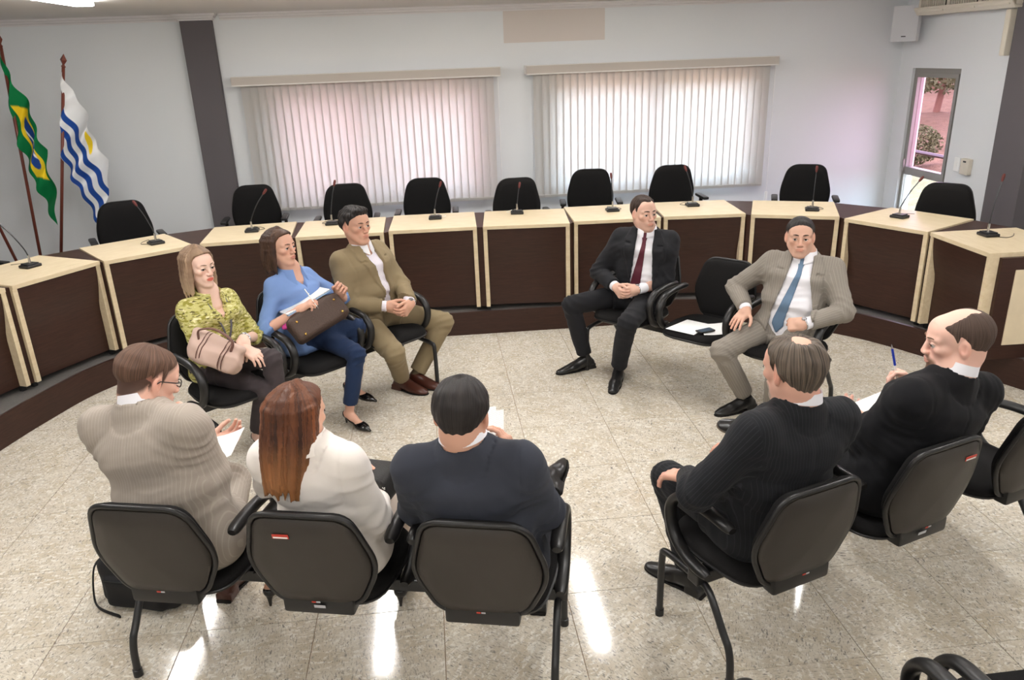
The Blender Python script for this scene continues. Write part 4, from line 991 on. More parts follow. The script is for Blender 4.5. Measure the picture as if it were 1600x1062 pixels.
def shoe(p, S, s, root, loc, m, msole, name='shoe', q=1.0):
    h = foot_frame(p, s); lo, hi = bounds([h.w(0, -.09, -.11), h.w(0, .23, -.11), h.w(0, 0, .03)], .07); F = Field(lo, hi, .0048)
    pt = S.get('toe', .18)
    F.put(cone(h.w(0, -.045*q, -.058*q), h.w(0, .02*q, -.058*q), .033*q, .034*q)); F.put(cone(h.w(0, -.01*q, -.02*q), h.w(0, .10*q, -.063*q), .037*q, .031*q), .03)
    F.put(ell(h, (.004*q, .105*q, -.074*q), (.044*q, .075*q, .030*q)), .025); F.put(ell(h, (0, pt*q, -.082*q), (.036*q, .05*q, .018*q)), .03)
    F.put(cone(h.w(0, -.012*q, -.005*q), h.w(0, -.02*q, .10*q), .040*q, .06*q), .004, 's') if False else None
    F.put(region(h, lambda x, y, z: np.maximum(-.094*q-z, z-.0-.0*y), lo, hi), 0, 'i')
    F.put(rbox(h, (0, -.035*q, -.080*q), (.036*q, .04*q, .0215*q), .006), .004)
    V, Fc = F.mesh(); o = np_obj(name, V, Fc, m, root, loc)
    F = Field(lo, hi, .0048)
    F.put(ell(h, (.004*q, .11*q, -.094*q), (.047*q, .085*q, .02*q))); F.put(ell(h, (0, pt*q, -.094*q), (.036*q, .054*q, .02*q)), .02); F.put(cone(h.w(0, -.045*q, -.094*q), h.w(0, .06*q, -.094*q), .035*q, .036*q), .02)
    F.put(region(h, lambda x, y, z: np.abs(z+.0955*q)-.0045*q, lo, hi), 0, 'i'); F.put(rbox(h, (0, -.045*q, -.0925*q), (.034*q, .036*q, .0095*q), .004), 0)
    V, Fc = F.mesh(); np_obj('sole', V, Fc, msole, o, loc)
    if S.get('laces'):
        for i in range(4):
            y = .035+i*.018; z = -.026-.012*i
            mb = MB(); mb.tube([Vector(h.w(-.018, y-.004, z+.002)-loc), Vector(h.w(0, y, z+.009)-loc), Vector(h.w(.018, y+.004, z+.002)-loc)], .0022, 6); mb.build('lace', M['blackshoe'], o, True)
    return o
def sock(p, S, s, root, loc, m):
    h = foot_frame(p, s); a = p.an[s]+(p.kn[s]-p.an[s])*.22; mb = MB()
    pts = [h.w(0, -.005, -.045), h.w(0, -.008, -.01), p.an[s]+(p.kn[s]-p.an[s])*.08, a]
    mb.tube([Vector(v-loc) for v in pts], [.034, .033, .036, .042], 14); return mb.build('sock', m, root, True, 60)
def pump(p, S, s, root, loc, m, q=.9):
    """pointed court shoe on a slim heel; returns the bare foot volumes"""
    h = foot_frame(p, s); o = h.o
    # the foot slopes from a raised heel down to the ball
    W = lambda a, b, c: h.w(a*q, b*q, c*q)
    lo, hi = bounds([W(0, -.09, -.12), W(0, .26, -.12), W(0, 0, .03)], .06); F = Field(lo, hi, .004)
    def outer(F_, g):
        F_.put(cone(W(0, -.035, -.035), W(0, .03, -.050), .030*q+g, .029*q+g)); F_.put(cone(W(0, .02, -.045), W(0, .115, -.082), .029*q+g, .026*q+g), .02)
        F_.put(ell(h, (0, .125*q, -.086*q), (.038*q+g, .06*q+g, .020*q+g)), .02); F_.put(cone(W(0, .15, -.088), W(0, .215, -.094), .022*q+g, .006*q+g), .02)
    outer(F, .003)
    cutz = lambda x, y, z: z-np.interp(y/q, [-.08, -.04, .02, .09, .14, .2], [-.005, -.022, -.052, -.070, -.050, .0])*q
    F.put(region(h, cutz, lo, hi), .002, 'i')
    F.put(region(h, lambda x, y, z: -.103*q-z, lo, hi), 0, 'i')
    V, Fc = F.mesh(); sh = np_obj('shoe', V, Fc, m, root, loc)
    mb = MB(); mb.tube([Vector(W(0, -.045, -.055)-loc), Vector(W(0, -.05, -.075)-loc), Vector(W(0, -.052, -.112)-loc)], [.018, .010, .0055], 10); mb.build('heel', m, sh, True, 60)
    F = Field(lo, hi, .0045); outer(F, -.001); F.put(cone(W(0, -.012, -.03), p.an[s]+(p.kn[s]-p.an[s])*.2, .030*q, .036*q), .02)
    V, Fc = F.mesh(); T = np.tile(np.array(S['skin'][:3]), (len(V), 1)); return V, Fc, T
# ---- hair
def scalp(F, h, q, wd, off, k=.02):
    F.put(ell(h, (0, -.022*q, .034*q), (.074*wd*q+off, .094*q+off, .083*q+off))); F.put(ell(h, (0, .045*q, .045*q), (.058*wd*q+off, .042*q+off, .05*q+off)), k); F.put(ell(h, (0, -.035*q, -.03*q), (.050*wd*q+off, .052*q+off, .06*q+off)), k)
def strand_attr(V, h, q):
    L = h.L(V)/q; a = np.arctan2(L[:, 0], -L[:, 1]-.02); r = np.hypot(L[:, 0], L[:, 1]+.02); return np.stack([a*.5+.5, L[:, 2]+r*.5, r], 1)
def short_hair(p, S, root, loc, m, h):
    q = S.get('hs', 1.0); wd = S.get('fw', 1.0); H = S['hair']
    lo, hi = bounds([h.o], .17); F = Field(lo, hi, .0038); th = H.get('t', .012)
    scalp(F, h, q, wd, th)
    if H.get('quiff'): F.put(ell(h, (0, .055*q, .10*q), (.055*q, .04*q, .028*q)), .02)
    ys = np.array([-.13, -.075, -.045, -.02, -.008, .006, .014, .030, .050, .075, .12])*q
    zl = np.array(H.get('zl', [-.080, -.080, -.060, -.016, .026, .036, .0, .032, .046, .066, .072]))*q
    rec = H.get('recede', 0.0)
    def cut(x, y, z):
        t = np.interp(y, ys, zl); t = t+rec*np.clip((np.abs(x)/q-.012)/.03, 0, 1)*np.clip((y/q-.02)/.03, 0, 1)*np.clip((.062-np.abs(x)/q)/.02, 0, 1)
        t = t+.022*q*np.clip((np.abs(x)/q-.025)/.04, 0, 1)*(y < -.03*q)
        return (t-z)*.8
    F.put(region(h, cut, lo, hi), .006, 'i')
    for (c, r) in H.get('bald', []): F.put(ell(h, tuple(np.array(c)*q), tuple(np.array(r)*q)), H.get('bk', .012), 's')
    def dis(P):
        L = h.L(P)/q; a = np.arctan2(L[:, 0], -L[:, 1]); r = np.hypot(L[:, 0], L[:, 1])
        x, y, z = L.T*q; t = np.interp(y, ys, zl); t = t+rec*np.clip((np.abs(x)/q-.012)/.03, 0, 1)*np.clip((y/q-.02)/.03, 0, 1)*np.clip((.062-np.abs(x)/q)/.02, 0, 1)
        t = t+.022*q*np.clip((np.abs(x)/q-.025)/.04, 0, 1)*(y < -.03*q); tp = (1-np.clip((z-t)/(.052*q), 0, 1))**1.3*(th+.002)
        g_ = np.clip((z-t)/(.035*q), 0, 1); return g_*H.get('amp', .0022)*(np.sin(a*22+6*wav(P, 3, 40))*.6+wav(P, 5, 130)*1.2)-.0006+tp
    F.near(dis)
    V, Fc = F.mesh(); return np_obj('hair', V, Fc, m, root, loc, {'strand': strand_attr(V, h, q)})
def long_hair(p, S, root, loc, m, h, locks, cap_front=.045):
    q = S.get('hs', 1.0); wd = S.get('fw', 1.0); H = S['hair']; rs = np.random.RandomState(H.get('seed', 4))
    chains = []
    px, py = H.get('part', (0.0, .03))
    down = nrm(A3(0, 0, -1)+np.asarray(H.get('lean', (0, 0, 0))))
    for (a0, a1, n, length, rad) in locks:
        for i in range(n):
            a = R(a0+(a1-a0)*(i+.5)/n+rs.uniform(-2, 2)); s, c = math.sin(a), -math.cos(a)       # 0 = back, 90 = right
            pts = []; off = .008+rs.uniform(-.002, .003)
            side = np.clip(abs(math.degrees(a))/90, 0, 1)
            for e in np.linspace(78, -8, 6):
                ca, sa = math.cos(R(e)), math.sin(R(e))
                x = s*(.074*wd+off)*ca; y = -.022+c*(.094+off)*ca; z = .034+(.083+off)*sa
                w_ = np.clip((e-20)/60, 0, 1); x = x*(1-w_)+px*w_; y = y*(1-w_)+py*w_*.5+y*w_*.5
                pts.append(h.w(x*q, y*q, z*q))
            L = length+rs.uniform(-.035, .02); n2 = 6; cur = pts[-1]; out = nrm(h.x*s+h.y*c)
            for k in range(n2):
                t = (k+1)/n2; v = down+out*(H.get('flare', .10)*(1-t)+rs.uniform(-.03, .03)-H.get('tuck', .0)*t)
                cur = cur+nrm(v)*L/n2; pts.append(cur)
            chains.append((pts, rad*rs.uniform(.85, 1.1)))
    allp = np.array([q_ for c, _ in chains for q_ in c]); lo, hi = bounds(allp, .035); F = Field(np.minimum(lo, h.o-.11), np.maximum(hi, h.o+.14), .0046)
    scalp(F, h, q, wd, .014)
    ys = np.array([-.13, -.06, -.02, .0, .012, .03, .05, .085, .12])*q; zl = np.array([-.16, -.14, -.10, -.06, -.015, .045, .075, .094, .10])*q
    F.put(region(h, lambda x, y, z: (np.interp(y, ys, zl)-z)*.8, F.lo, F.lo+F.n*F.h), .006, 'i')
    for pts, rad in chains:
        n = len(pts)
        for k in range(n-1):
            t0, t1 = k/(n-1), (k+1)/(n-1); rr = lambda t: rad*(.75+.5*min(1, t*3))*(1-.72*max(0, t-.72)/.28)
            F.put(cone(pts[k], pts[k+1], rr(t0), rr(t1)), .009)
    F.near(lambda P: .0012*np.sin(np.arctan2(h.L(P)[:, 0], -h.L(P)[:, 1]-.02)*70+3*wav(P, 2, 25)))
    V, Fc = F.mesh()
    # strand coordinates from the nearest lock so that streaks run along the hair
    cen = np.array([c[0] for c in chains]); st = np.zeros((len(V), 3)); best = np.full(len(V), 9.)
    for i, (pts, rad) in enumerate(chains):
        P_c = np.array(pts); nl = len(P_c)
        for k in range(2, nl-1):
            t, d = seg_t(V, P_c[k], P_c[k+1]); mm = d < best
            best[mm] = d[mm]; st[mm, 0] = i*.173+d[mm]*1.5; st[mm, 1] = (k+t[mm])/nl; st[mm, 2] = .1
    return np_obj('hair', V, Fc, m, root, loc, {'strand': st})
# ------------------------------------------------------------------ poses (metres, world axes)
def A3(*v): return np.array(v, float)
def nrm(v): v = np.asarray(v, float); return v/np.linalg.norm(v)
def ik(a, c, l1, l2, hint):
    a, c = np.asarray(a, float), np.asarray(c, float); d = np.linalg.norm(c-a); u = (c-a)/d
    if d > (l1+l2)*.995: s = d/((l1+l2)*.995); l1 *= s; l2 *= s
    x = (l1*l1-l2*l2+d*d)/(2*d); h = math.sqrt(max(0, l1*l1-x*x))
    n = np.asarray(hint, float); n = n-u*(n@u); n = n/np.linalg.norm(n)
    return a+u*x+n*h
def seat_frame(center, fwd, x):
    f = nrm((fwd[0], fwd[1], 0)); r = A3(f[1], -f[0], 0); o = A3(center[0], center[1], 0)+r*x
    return o, r, f
class Pose: pass
def solve(p):
    """fill elbows, knees, shoulders, hips"""
    q = p.size
    p.up = nrm(p.nb-p.hip)
    p.sr = nrm(p.sr - p.up*(p.sr@p.up)*.5); p.cf = nrm(np.cross(p.up, p.sr))      # chest right and forward
    p.pr = nrm(p.pr)
    p.sh = {s: p.nb + p.sr*s*p.shw - p.up*p.shd for s in (1, -1)}
    p.hj = {s: p.hip + p.pr*s*.095*q for s in (1, -1)}
    p.el = {s: ik(p.sh[s], p.wr[s], .285*q, .26*q, p.eh[s]) for s in (1, -1)}
    p.kn = {s: ik(p.hj[s], p.an[s], .44*q, .42*q, p.kh[s]) for s in (1, -1)}
    return p
def P_(row, x, size=1.0, shw=.185, shd=.07):
    p = Pose(); p.o, p.r, p.f = seat_frame(*row, x); p.size = size; p.shw = shw*size; p.shd = shd
    p.L = lambda a, b, c: p.o+p.r*a+p.f*b+A3(0, 0, c)
    p.pr = p.r; p.sr = p.r; p.hip = p.L(0, -.09, .54)
    p.eh = {1: p.r*.8-p.f*.5-A3(0, 0, .6), -1: -p.r*.8-p.f*.5-A3(0, 0, .6)}
    p.kh = {1: A3(0, 0, 1)+p.f*.6, -1: A3(0, 0, 1)+p.f*.6}
    p.wr = {}; p.an = {}; p.toe = {1: p.f, -1: p.f}
    return p
def rotz(v, deg): a = R(deg); c, s = math.cos(a), math.sin(a); return A3(v[0]*c-v[1]*s, v[0]*s+v[1]*c, v[2])
V3 = lambda v: A3(v[0], v[1], v[2])
def Zp(px, py, z): return V3(on_z(px, py, z))
def Yp(px, py, y): return V3(on_y(px, py, y))
rA, rB, rC, rD = (CA, FA), (CB, FB), (CC, FC), (CD, FD)
POSES = {}
# black suit, clasped hands
p = P_(rB, .575, 1.0, .178); p.hip = p.L(0, -.06, .54); p.nb = Yp(1010, 360, 5.36); p.head = Yp(1006, 333, p.nb[1]-.04); p.look = nrm(A3(.34, -.92, .02))
p.sr = rotz(p.r, 30); p.wr = {1: Zp(962, 448, .655), -1: Zp(996, 452, .655)}; p.an = {1: Zp(914, 556, .10), -1: Zp(966, 575, .10)}
p.toe = {1: Zp(873, 587, 0.0)-Zp(914, 578, .0), -1: Zp(956, 612, .0)-Zp(966, 590, .0)}; p.kh = {1: A3(0, 0, 1)+p.f*.6+p.r*.35, -1: A3(0, 0, 1)+p.f*.6-p.r*.45}
p.eh = {1: A3(-.8, .5, -.9), -1: A3(.9, .4, -.5)}
POSES['black_suit'] = solve(p)
# grey suit, hand on knee
p = P_(rB, -.575, 1.0, .185); p.hip = p.L(.02, -.05, .54); p.nb = Yp(1257, 399, 4.56); p.head = Yp(1250, 370, p.nb[1]-.05); p.look = nrm(A3(-.30, -.92, .04))
p.sr = rotz(p.r, 18); p.wr = {1: Zp(1166, 484, .67), -1: Zp(1258, 506, .68)}; p.an = {1: Zp(1165, 618, .10), -1: Zp(1207, 634, .10)}
p.eh = {1: p.r*.9-p.f*.6+A3(0, 0, .0), -1: -p.r*.9-p.f*.5-A3(0, 0, .3)}
p.toe = {1: Zp(1119, 650, 0)-Zp(1165, 640, 0), -1: p.f}; p.kh = {1: A3(0, 0, 1)+p.f*.5+p.r*.2, -1: A3(0, 0, 1)+p.f*.5-p.r*.25}
POSES['grey_suit'] = solve(p)
# tan suit, clasped hands, crossed ankles
p = P_(rA, -.575, 1.0, .182); p.hip = p.L(0, -.13, .54); p.nb = p.L(.02, -.19, 1.015); p.head = Yp(556, 352, p.nb[1]-.04); p.look = nrm(A3(.72, -.66, .02))
p.sr = rotz(p.r, 8); p.wr = {1: Zp(604, 478, .655), -1: Zp(642, 474, .655)}; p.an = {1: Zp(628, 590, .09), -1: Zp(650, 584, .09)}
p.toe = {1: Zp(664, 614, 0)-Zp(615, 603, 0), -1: Zp(668, 598, 0)-Zp(645, 594, 0)}; p.kh = {1: A3(0, 0, 1)+p.f*.4+p.r*.6, -1: A3(0, 0, 1)+p.f*.3-p.r*.75}
POSES['tan_suit'] = solve(p)
# blue shirt woman writing
p = P_(rA, 0, .95, .158); p.hip = p.L(0, -.10, .54); p.nb = Yp(449, 424, 4.72); p.head = Yp(438, 386, p.nb[1]-.03); p.look = nrm(A3(.88, -.46, .05))
p.sr = rotz(p.r, 12); p.wr = {1: Yp(468, 484, 4.48), -1: Yp(530, 460, 4.66)}
p.an = {-1: Zp(546, 640, .105), 1: Zp(549, 597, .20)}
p.toe = {-1: Zp(590, 664, 0)-Zp(545, 645, 0), 1: Zp(590, 625, .1)-Zp(545, 612, .13)}; p.kh = {1: A3(0, 0, 1)+p.f*.3-p.r*.35, -1: A3(0, 0, .6)+p.f*.6-p.r*.1}
POSES['blue_shirt'] = solve(p)
# blonde woman, hands on crossed knee
p = P_(rA, .575, .95, .155); p.hip = p.L(0, -.13, .54); p.nb = Yp(321, 459, 4.30); p.head = Yp(311, 416, p.nb[1]-.03); p.look = nrm(A3(.80, -.58, -.03))
p.sr = rotz(p.r, 10); p.wr = {1: Zp(382, 545, .70), -1: Zp(380, 530, .725)}
p.an = {1: Zp(402, 676, .10), -1: Zp(408, 556, .61)+p.f*.12-A3(0, 0, .38)}; p.kh = {1: A3(0, 0, 1.2)+p.f*.5+p.r*.1, -1: A3(0, 0, 1)+p.f*.3}
p.toe = {1: Zp(425, 705, 0)-Zp(400, 690, 0), -1: p.f+A3(0, 0, -.5)}
POSES['blonde'] = solve(p)
# pinstripe grey man from behind, hand at chin
p = P_(rC, -.575, 1.04, .182); p.hip = p.L(-.0, -.06, .54); p.nb = Yp(212, 640, 2.50); p.head = Yp(232, 592, p.nb[1]+.08); p.look = nrm(A3(.62, .72, -.42))
p.sr = rotz(p.r, -6); p.wr = {1: Yp(296, 655, p.head[1]+.17), -1: Yp(330, 700, 2.88)}; p.eh = {1: p.r*.45-p.f*.25-A3(0, 0, 1.5), -1: -p.r*.25-A3(0, 0, 1.)}
p.an = {1: Zp(357, 895, .10), -1: p.L(-.14, .40, .10)}
POSES['pinstripe'] = solve(p)
# woman in white blazer
p = P_(rC, .0, .95, .162); p.hip = p.L(0, -.05, .54); p.nb = Yp(470, 694, 2.30); p.head = Yp(466, 650, p.nb[1]+.05); p.look = nrm(A3(.45, .88, -.12))
p.sr = rotz(p.r, -3); p.wr = {1: Yp(590, 778, 2.58), -1: p.L(-.14, .24, .68)}; p.an = {1: Zp(628, 905, .10), -1: Zp(425, 905, .10)}
p.eh = {1: p.r*.6-p.f*.5-A3(0, 0, 1.2), -1: -p.r*.9-p.f*.3-A3(0, 0, .5)}
POSES['white_blazer'] = solve(p)
# navy suit man reading, left ankle on right knee
p = P_(rC, .575, 1.02, .182); p.hip = p.L(0, -.06, .54); p.nb = Yp(724, 706, 2.17); p.head = Yp(722, 648, p.nb[1]+.05); p.look = nrm(A3(.18, .93, -.30))
p.sr = rotz(p.r, 4); p.wr = {1: Yp(800, 720, 2.52), -1: Yp(720, 730, 2.58)}; p.eh = {1: p.r*.6-p.f*.2-A3(0, 0, 1.), -1: -p.r*.5-p.f*.2-A3(0, 0, 1.)}
p.an = {-1: Zp(846, 740, .56), 1: p.L(.12, .36, .10)}; p.kh = {-1: -p.r*1.0+p.f*.6+A3(0, 0, .3), 1: A3(0, 0, 1)+p.f*.5}
p.toe = {-1: nrm(A3(.16, .95, -.02)), 1: p.f}
POSES['navy_suit'] = solve(p)
# black pinstripe man, balding
p = P_(rD, -.61, 1.03, .18); p.hip = p.L(0.02, -.04, .54); p.nb = Yp(1256, 640, 2.38); p.head = Yp(1238, 578, p.nb[1]+.05); p.look = nrm(A3(-.42, .88, -.12))
p.sr = rotz(p.r, -4); p.wr = {-1: Zp(1076, 744, .655), 1: p.L(.16, .22, .68)}; p.eh = {-1: -p.r*.9-p.f*.3-A3(0, 0, .5), 1: p.r*.8-p.f*.3-A3(0, 0, .5)}
p.an = {-1: Zp(1078, 890, .10), 1: Yp(1198, 668, 3.24)}; p.kh = {-1: A3(0, 0, 1)+p.f*.5-p.r*.15, 1: A3(0, 0, 1)+p.f*.3}
p.toe = {-1: Zp(1028, 885, 0)-Zp(1100, 922, 0), 1: A3(-.75, .35, .1)}
POSES['balding'] = solve(p)
# bearded man with pen
p = P_(rD, .0, 1.04, .182); p.hip = p.L(.04, -.05, .54); p.nb = Yp(1498, 594, 2.62); p.head = Yp(1495, 533, p.nb[1]+.05); p.look = nrm(A3(-.95, .25, -.10))
p.sr = rotz(p.r, -4); p.wr = {1: Yp(1430, 604, 2.92), -1: Yp(1362, 655, 2.95)}; p.eh = {1: p.r*.5+p.f*.3-A3(0, 0, .9), -1: -p.r*.9-p.f*.2-A3(0, 0, .5)}
p.an = {-1: p.L(.06, .47, .10), 1: p.L(.26, .42, .10)}; p.kh = {-1: A3(0, 0, 1)+p.f*.5, 1: A3(0, 0, 1)+p.f*.5}
POSES['bearded'] = solve(p)
# ------------------------------------------------------------------ people
M['sclera'] = mat('eye_white', srgb(226, 220, 214), .25, .5); M['iris'] = mat('iris', srgb(62, 40, 26), .2, .5); M['pupil'] = mat('pupil', srgb(12, 10, 10), .15, .6)
M['blackshoe'] = mat('black_leather', srgb(26, 25, 25), .28, .5, bump=(60, .2, .002)); M['brownshoe'] = mat('brown_leather', srgb(74, 38, 28), .3, .5, bump=(60, .2, .002)); M['sole'] = mat('shoe_sole', srgb(30, 27, 25), .7, .2); M['paleSole'] = mat('worn_sole', srgb(112, 100, 88), .8, .2)
M['patent'] = mat('patent_leather', srgb(20, 18, 19), .12, .6)
M['socks'] = cloth_mat('black_sock', srgb(22, 22, 24)); M['gold'] = mat('gold', srgb(212, 172, 92), .25, .5, .9); M['silver'] = mat('silver', srgb(196, 196, 198), .22, .5, .9)
CL = lambda *a, **k: cloth_mat(*a, **k)
white_shirt = CL('white_cotton', srgb(236, 235, 240), rough=.8)
def front_point(p, S, x, dz, off):
    """point on the chest front, x to the person's right, dz below the neck base"""
    N = spine(p, S); tgt = -dz; zs = [((a-p.nb) @ p.up) for a, _ in N][::-1]; a_ = [n_[1][0] for n_ in N][::-1]; b_ = [n_[1][1] for n_ in N][::-1]
    zz = [-z for z in zs]; t = dz; A = np.interp(t, zz, a_); B = np.interp(t, zz, b_)
    cen = np.array([np.interp(t, zz, [n_[0][i] for n_ in N][::-1]) for i in range(3)])
    y = B*max(0, 1-abs(x/A)**2.4)**(1/2.4); return cen+p.sr*x+p.cf*(y+off)
def person(key, S, label):
    p = POSES[key]; loc = p.o.copy(); root = empty('person', loc); tag(root, label, 'person', 'people in the meeting')
    V, F, T, h = make_head(p, S); parts = [(V, F)]; tints = [T]
    sl = S.get('sleeve', 1)
    for s in (1, -1):
        d, n, kind = S['hands'][s][:3]
        V, F, T = make_hand(p.wr[s], p.el[s], d, n, 1 if s == 1 else -1, kind, S, p.size*S.get('handq', 1.0), .5 if sl == 1 else .97, S['hands'][s][3] if len(S['hands'][s]) > 3 else 0)
        parts.append((V, F)); tints.append(T)
    S['root'] = root; S['loc'] = loc
    # hidden trunk of the body under the clothes joins head and arms
    lo, hi = bounds([*p.sh.values(), *p.el.values(), p.hip, p.nb, *p.kn.values()], .13); Fd = Field(lo, hi, .018); torso(Fd, p, S, -.02)
    for s in (1, -1):
        Fd.put(cone(p.sh[s]-p.sr*s*.02, p.el[s], .032, .030), .02); Fd.put(cone(p.el[s], p.el[s]+(p.wr[s]-p.el[s])*.6, .030, .026), .01); Fd.put(cone(p.hj[s], p.kn[s], .06, .045), .03)
    V, F = Fd.mesh(); parts.append((V, F)); tints.append(np.tile(np.array(S['skin'][:3]), (len(V), 1)))
    if S.get('pumps'):
        for s in (1, -1):
            V, F, T = pump(p, S, s, root, loc, M['patent'], S.get('footq', .9)); parts.append((V, F)); tints.append(T)
    V, F = join(parts); body = np_obj('body', V, F, SKIN, root, loc, {'tint': np.concatenate(tints)})
    face_parts(body, S, h, loc)
    if S['hair'].get('long'): long_hair(p, S, root, loc, S['hairmat'], h, S['hair']['locks'])
    else: short_hair(p, S, root, loc, S['hairmat'], h)
    S['h'] = h; S['body'] = body
    top = S['top']
    if top == 'suit':
        j = jacket(p, S, root, loc, S['cloth']); sh = shirt(p, S, root, loc, S.get('shirt', white_shirt))
        collar(p, S, sh, loc, S.get('collarmat', S.get('shirt', white_shirt)), 'collar', lift=S.get('clift', .020), tip=S.get('ctip', .035))
        if S.get('tie'): necktie(p, S, root, loc, S['tie'])
    else:
        j = jacket(p, S, root, loc, S['cloth'], S.get('topname', 'shirt'), S.get('toff', .007), S.get('tamp', .004))
        if S.get('tcollar', 1): collar(p, S, j, loc, S['cloth'], 'collar', r=(.062, .066, .071, .096), z=(-.01, .030, .033, -.020), span=150, tip=.05, lift=.012, fwd=.03)
    trousers(p, S, root, loc, S['legcloth'], S.get('legname', 'trousers'))
    if not S.get('pumps'):
        for s in (1, -1):
            shoe(p, S, s, root, loc, S.get('shoe', M['blackshoe']), S.get('solemat', {}).get(s, M['sole']))
            sock(p, S, s, root, loc, S.get('sockmat', M['socks']))
    S['jacket'] = j
    return S
def tube_w(pts, r, n=8, flat=None): return MB().tube([Vector(v) for v in pts], r, n, flat=flat)
def watch(S, p, s, m, at=.0):
    u = nrm(p.wr[s]-p.el[s]); c = p.wr[s]-u*at; e = nrm(np.cross(u, A3(0, 0, 1))); g = np.cross(e, u)
    loc = S['loc']; pts = [c+(e*math.cos(a)+g*math.sin(a))*.031-loc for a in np.linspace(0, 2*math.pi, 19)]
    o = tube_w(pts, .006, 8, flat=(.35, 1.2)).build('wristwatch', M['plastic'] if m is None else m, S['root'], True)
    q = c+g*.033-loc; m4 = Matrix.Translation(Vector(q)) @ Vector(g).to_track_quat('Z', 'Y').to_matrix().to_4x4()
    MB(m4).lathe([(0, .006), (.013, .006), (.015, .003), (.015, -.003)], 18).build('watch_face', M['silver'], o, True, 40)
def clasp(p):
    i = nrm(p.wr[-1]-p.wr[1]); f = p.f; z = A3(0, 0, -.28)
    return {1: (nrm(i*.72+f*.6+z), nrm(i*.65-f*.7), 'clasp'), -1: (nrm(-i*.72+f*.6+z), nrm(-i*.65-f*.7), 'clasp')}
DN = A3(0, 0, -1); UPZ = A3(0, 0, 1)
dark_hair = hair_mat('dark_brown_hair', srgb(38, 27, 22), srgb(70, 52, 42)); black_hair = hair_mat('black_hair', srgb(22, 19, 19), srgb(52, 46, 44))
brow_dark = mat('dark_brow', srgb(44, 32, 27), .8, .2)
# --- man in the black suit
p = POSES['black_suit']; c = CL('black_suiting', srgb(32, 32, 35))
S = person('black_suit', dict(skin=srgb(222, 180, 160), stubble=.38, fw=.96, jaw=.95, hs=1.0, hair=dict(t=.009, recede=.035, zl=[-.07, -.07, -.056, -.018, .024, .034, -.004, .036, .058, .078, .085]), hairmat=dark_hair, browmat=brow_dark, brow=.0048, hands=clasp(p), top='suit', cloth=c, legcloth=c, tie=CL('burgundy_silk', srgb(86, 36, 48), rough=.5), laces=True, toe=.19,
    open=[(-.03, -.055, .055), (.10, -.062, .058), (.25, -.080, .060), (.47, -.115, .070)], seed=3, tielen=.43, tieswing=.03, gaze=(-.1, 0)), 'man in black suit and burgundy tie with clasped hands beside the empty seat')
q = front_point(p, S, -.115, .15, .030)-S['loc']; MB().ball(q, .0075).build('lapel_pin', M['gold'], S['jacket'], True)
watch(S, p, -1, M['silver'], .0)
# --- man in the grey suit
p = POSES['grey_suit']; c = CL('grey_pinstripe', srgb(134, 127, 118), srgb(147, 140, 131), .014, .2)
S = person('grey_suit', dict(skin=srgb(208, 166, 145), fw=1.05, jaw=1.1, hs=.98, nose=.95, hair=dict(t=.006, amp=.001), hairmat=black_hair, browmat=brow_dark, brow=.0048, hands={1: (nrm(p.f*.9+DN*.45+p.r*.1), nrm(DN+p.f*.3), 'flat', 1.2), -1: (nrm(p.r*.8+p.f*.35+DN*.1), nrm(-p.f*.7+DN*.5+p.r*.1), 'fist')}, top='suit', cloth=c, legcloth=c, tie=CL('blue_silk', srgb(92, 116, 142), srgb(112, 136, 160), .008, .4, rough=.5), belly=.025, toe=.175,
    open=[(-.03, -.055, .055), (.10, -.066, .060), (.22, -.10, .085), (.34, -.135, .11), (.50, -.15, .12)], seed=9, tielen=.48, tieswing=.06, stubble=.15, gaze=(-.15, 0)), 'man in grey pinstripe suit and blue tie resting a hand on his knee')
q = front_point(p, S, -.135, .15, .030)-S['loc']; MB().ball(q, .006).build('lapel_pin', M['gold'], S['jacket'], True)
watch(S, p, -1, M['silver'], -.004)
# --- man in the tan suit
p = POSES['tan_suit']; c = CL('tan_suiting', srgb(134, 119, 92))
S = person('tan_suit', dict(skin=srgb(206, 160, 137), fw=1.08, jaw=1.2, hs=1.02, hair=dict(t=.015, quiff=1, amp=.004, zl=[-.075, -.075, -.06, -.024, .022, .030, -.012, .026, .042, .060, .07]), hairmat=black_hair, browmat=brow_dark, brow=.004, hands=clasp(p), top='suit', cloth=c, legcloth=c, shirt=CL('striped_cotton', srgb(240, 236, 242), srgb(190, 172, 200), .012, .2, rough=.8), belly=.03, shoe=M['brownshoe'], sockmat=CL('tan_sock', srgb(120, 106, 86)), toe=.17,
    open=[(-.03, -.055, .055), (.08, -.050, .050), (.18, -.045, .025), (.32, -.042, .012), (.46, -.075, .02)], lapel=.06, neckopen=1, collarmat=white_shirt, seed=15, leg=1.06, ctip=.05), 'man in tan suit and open striped shirt with clasped hands and crossed ankles')
watch(S, p, -1, None, .0)
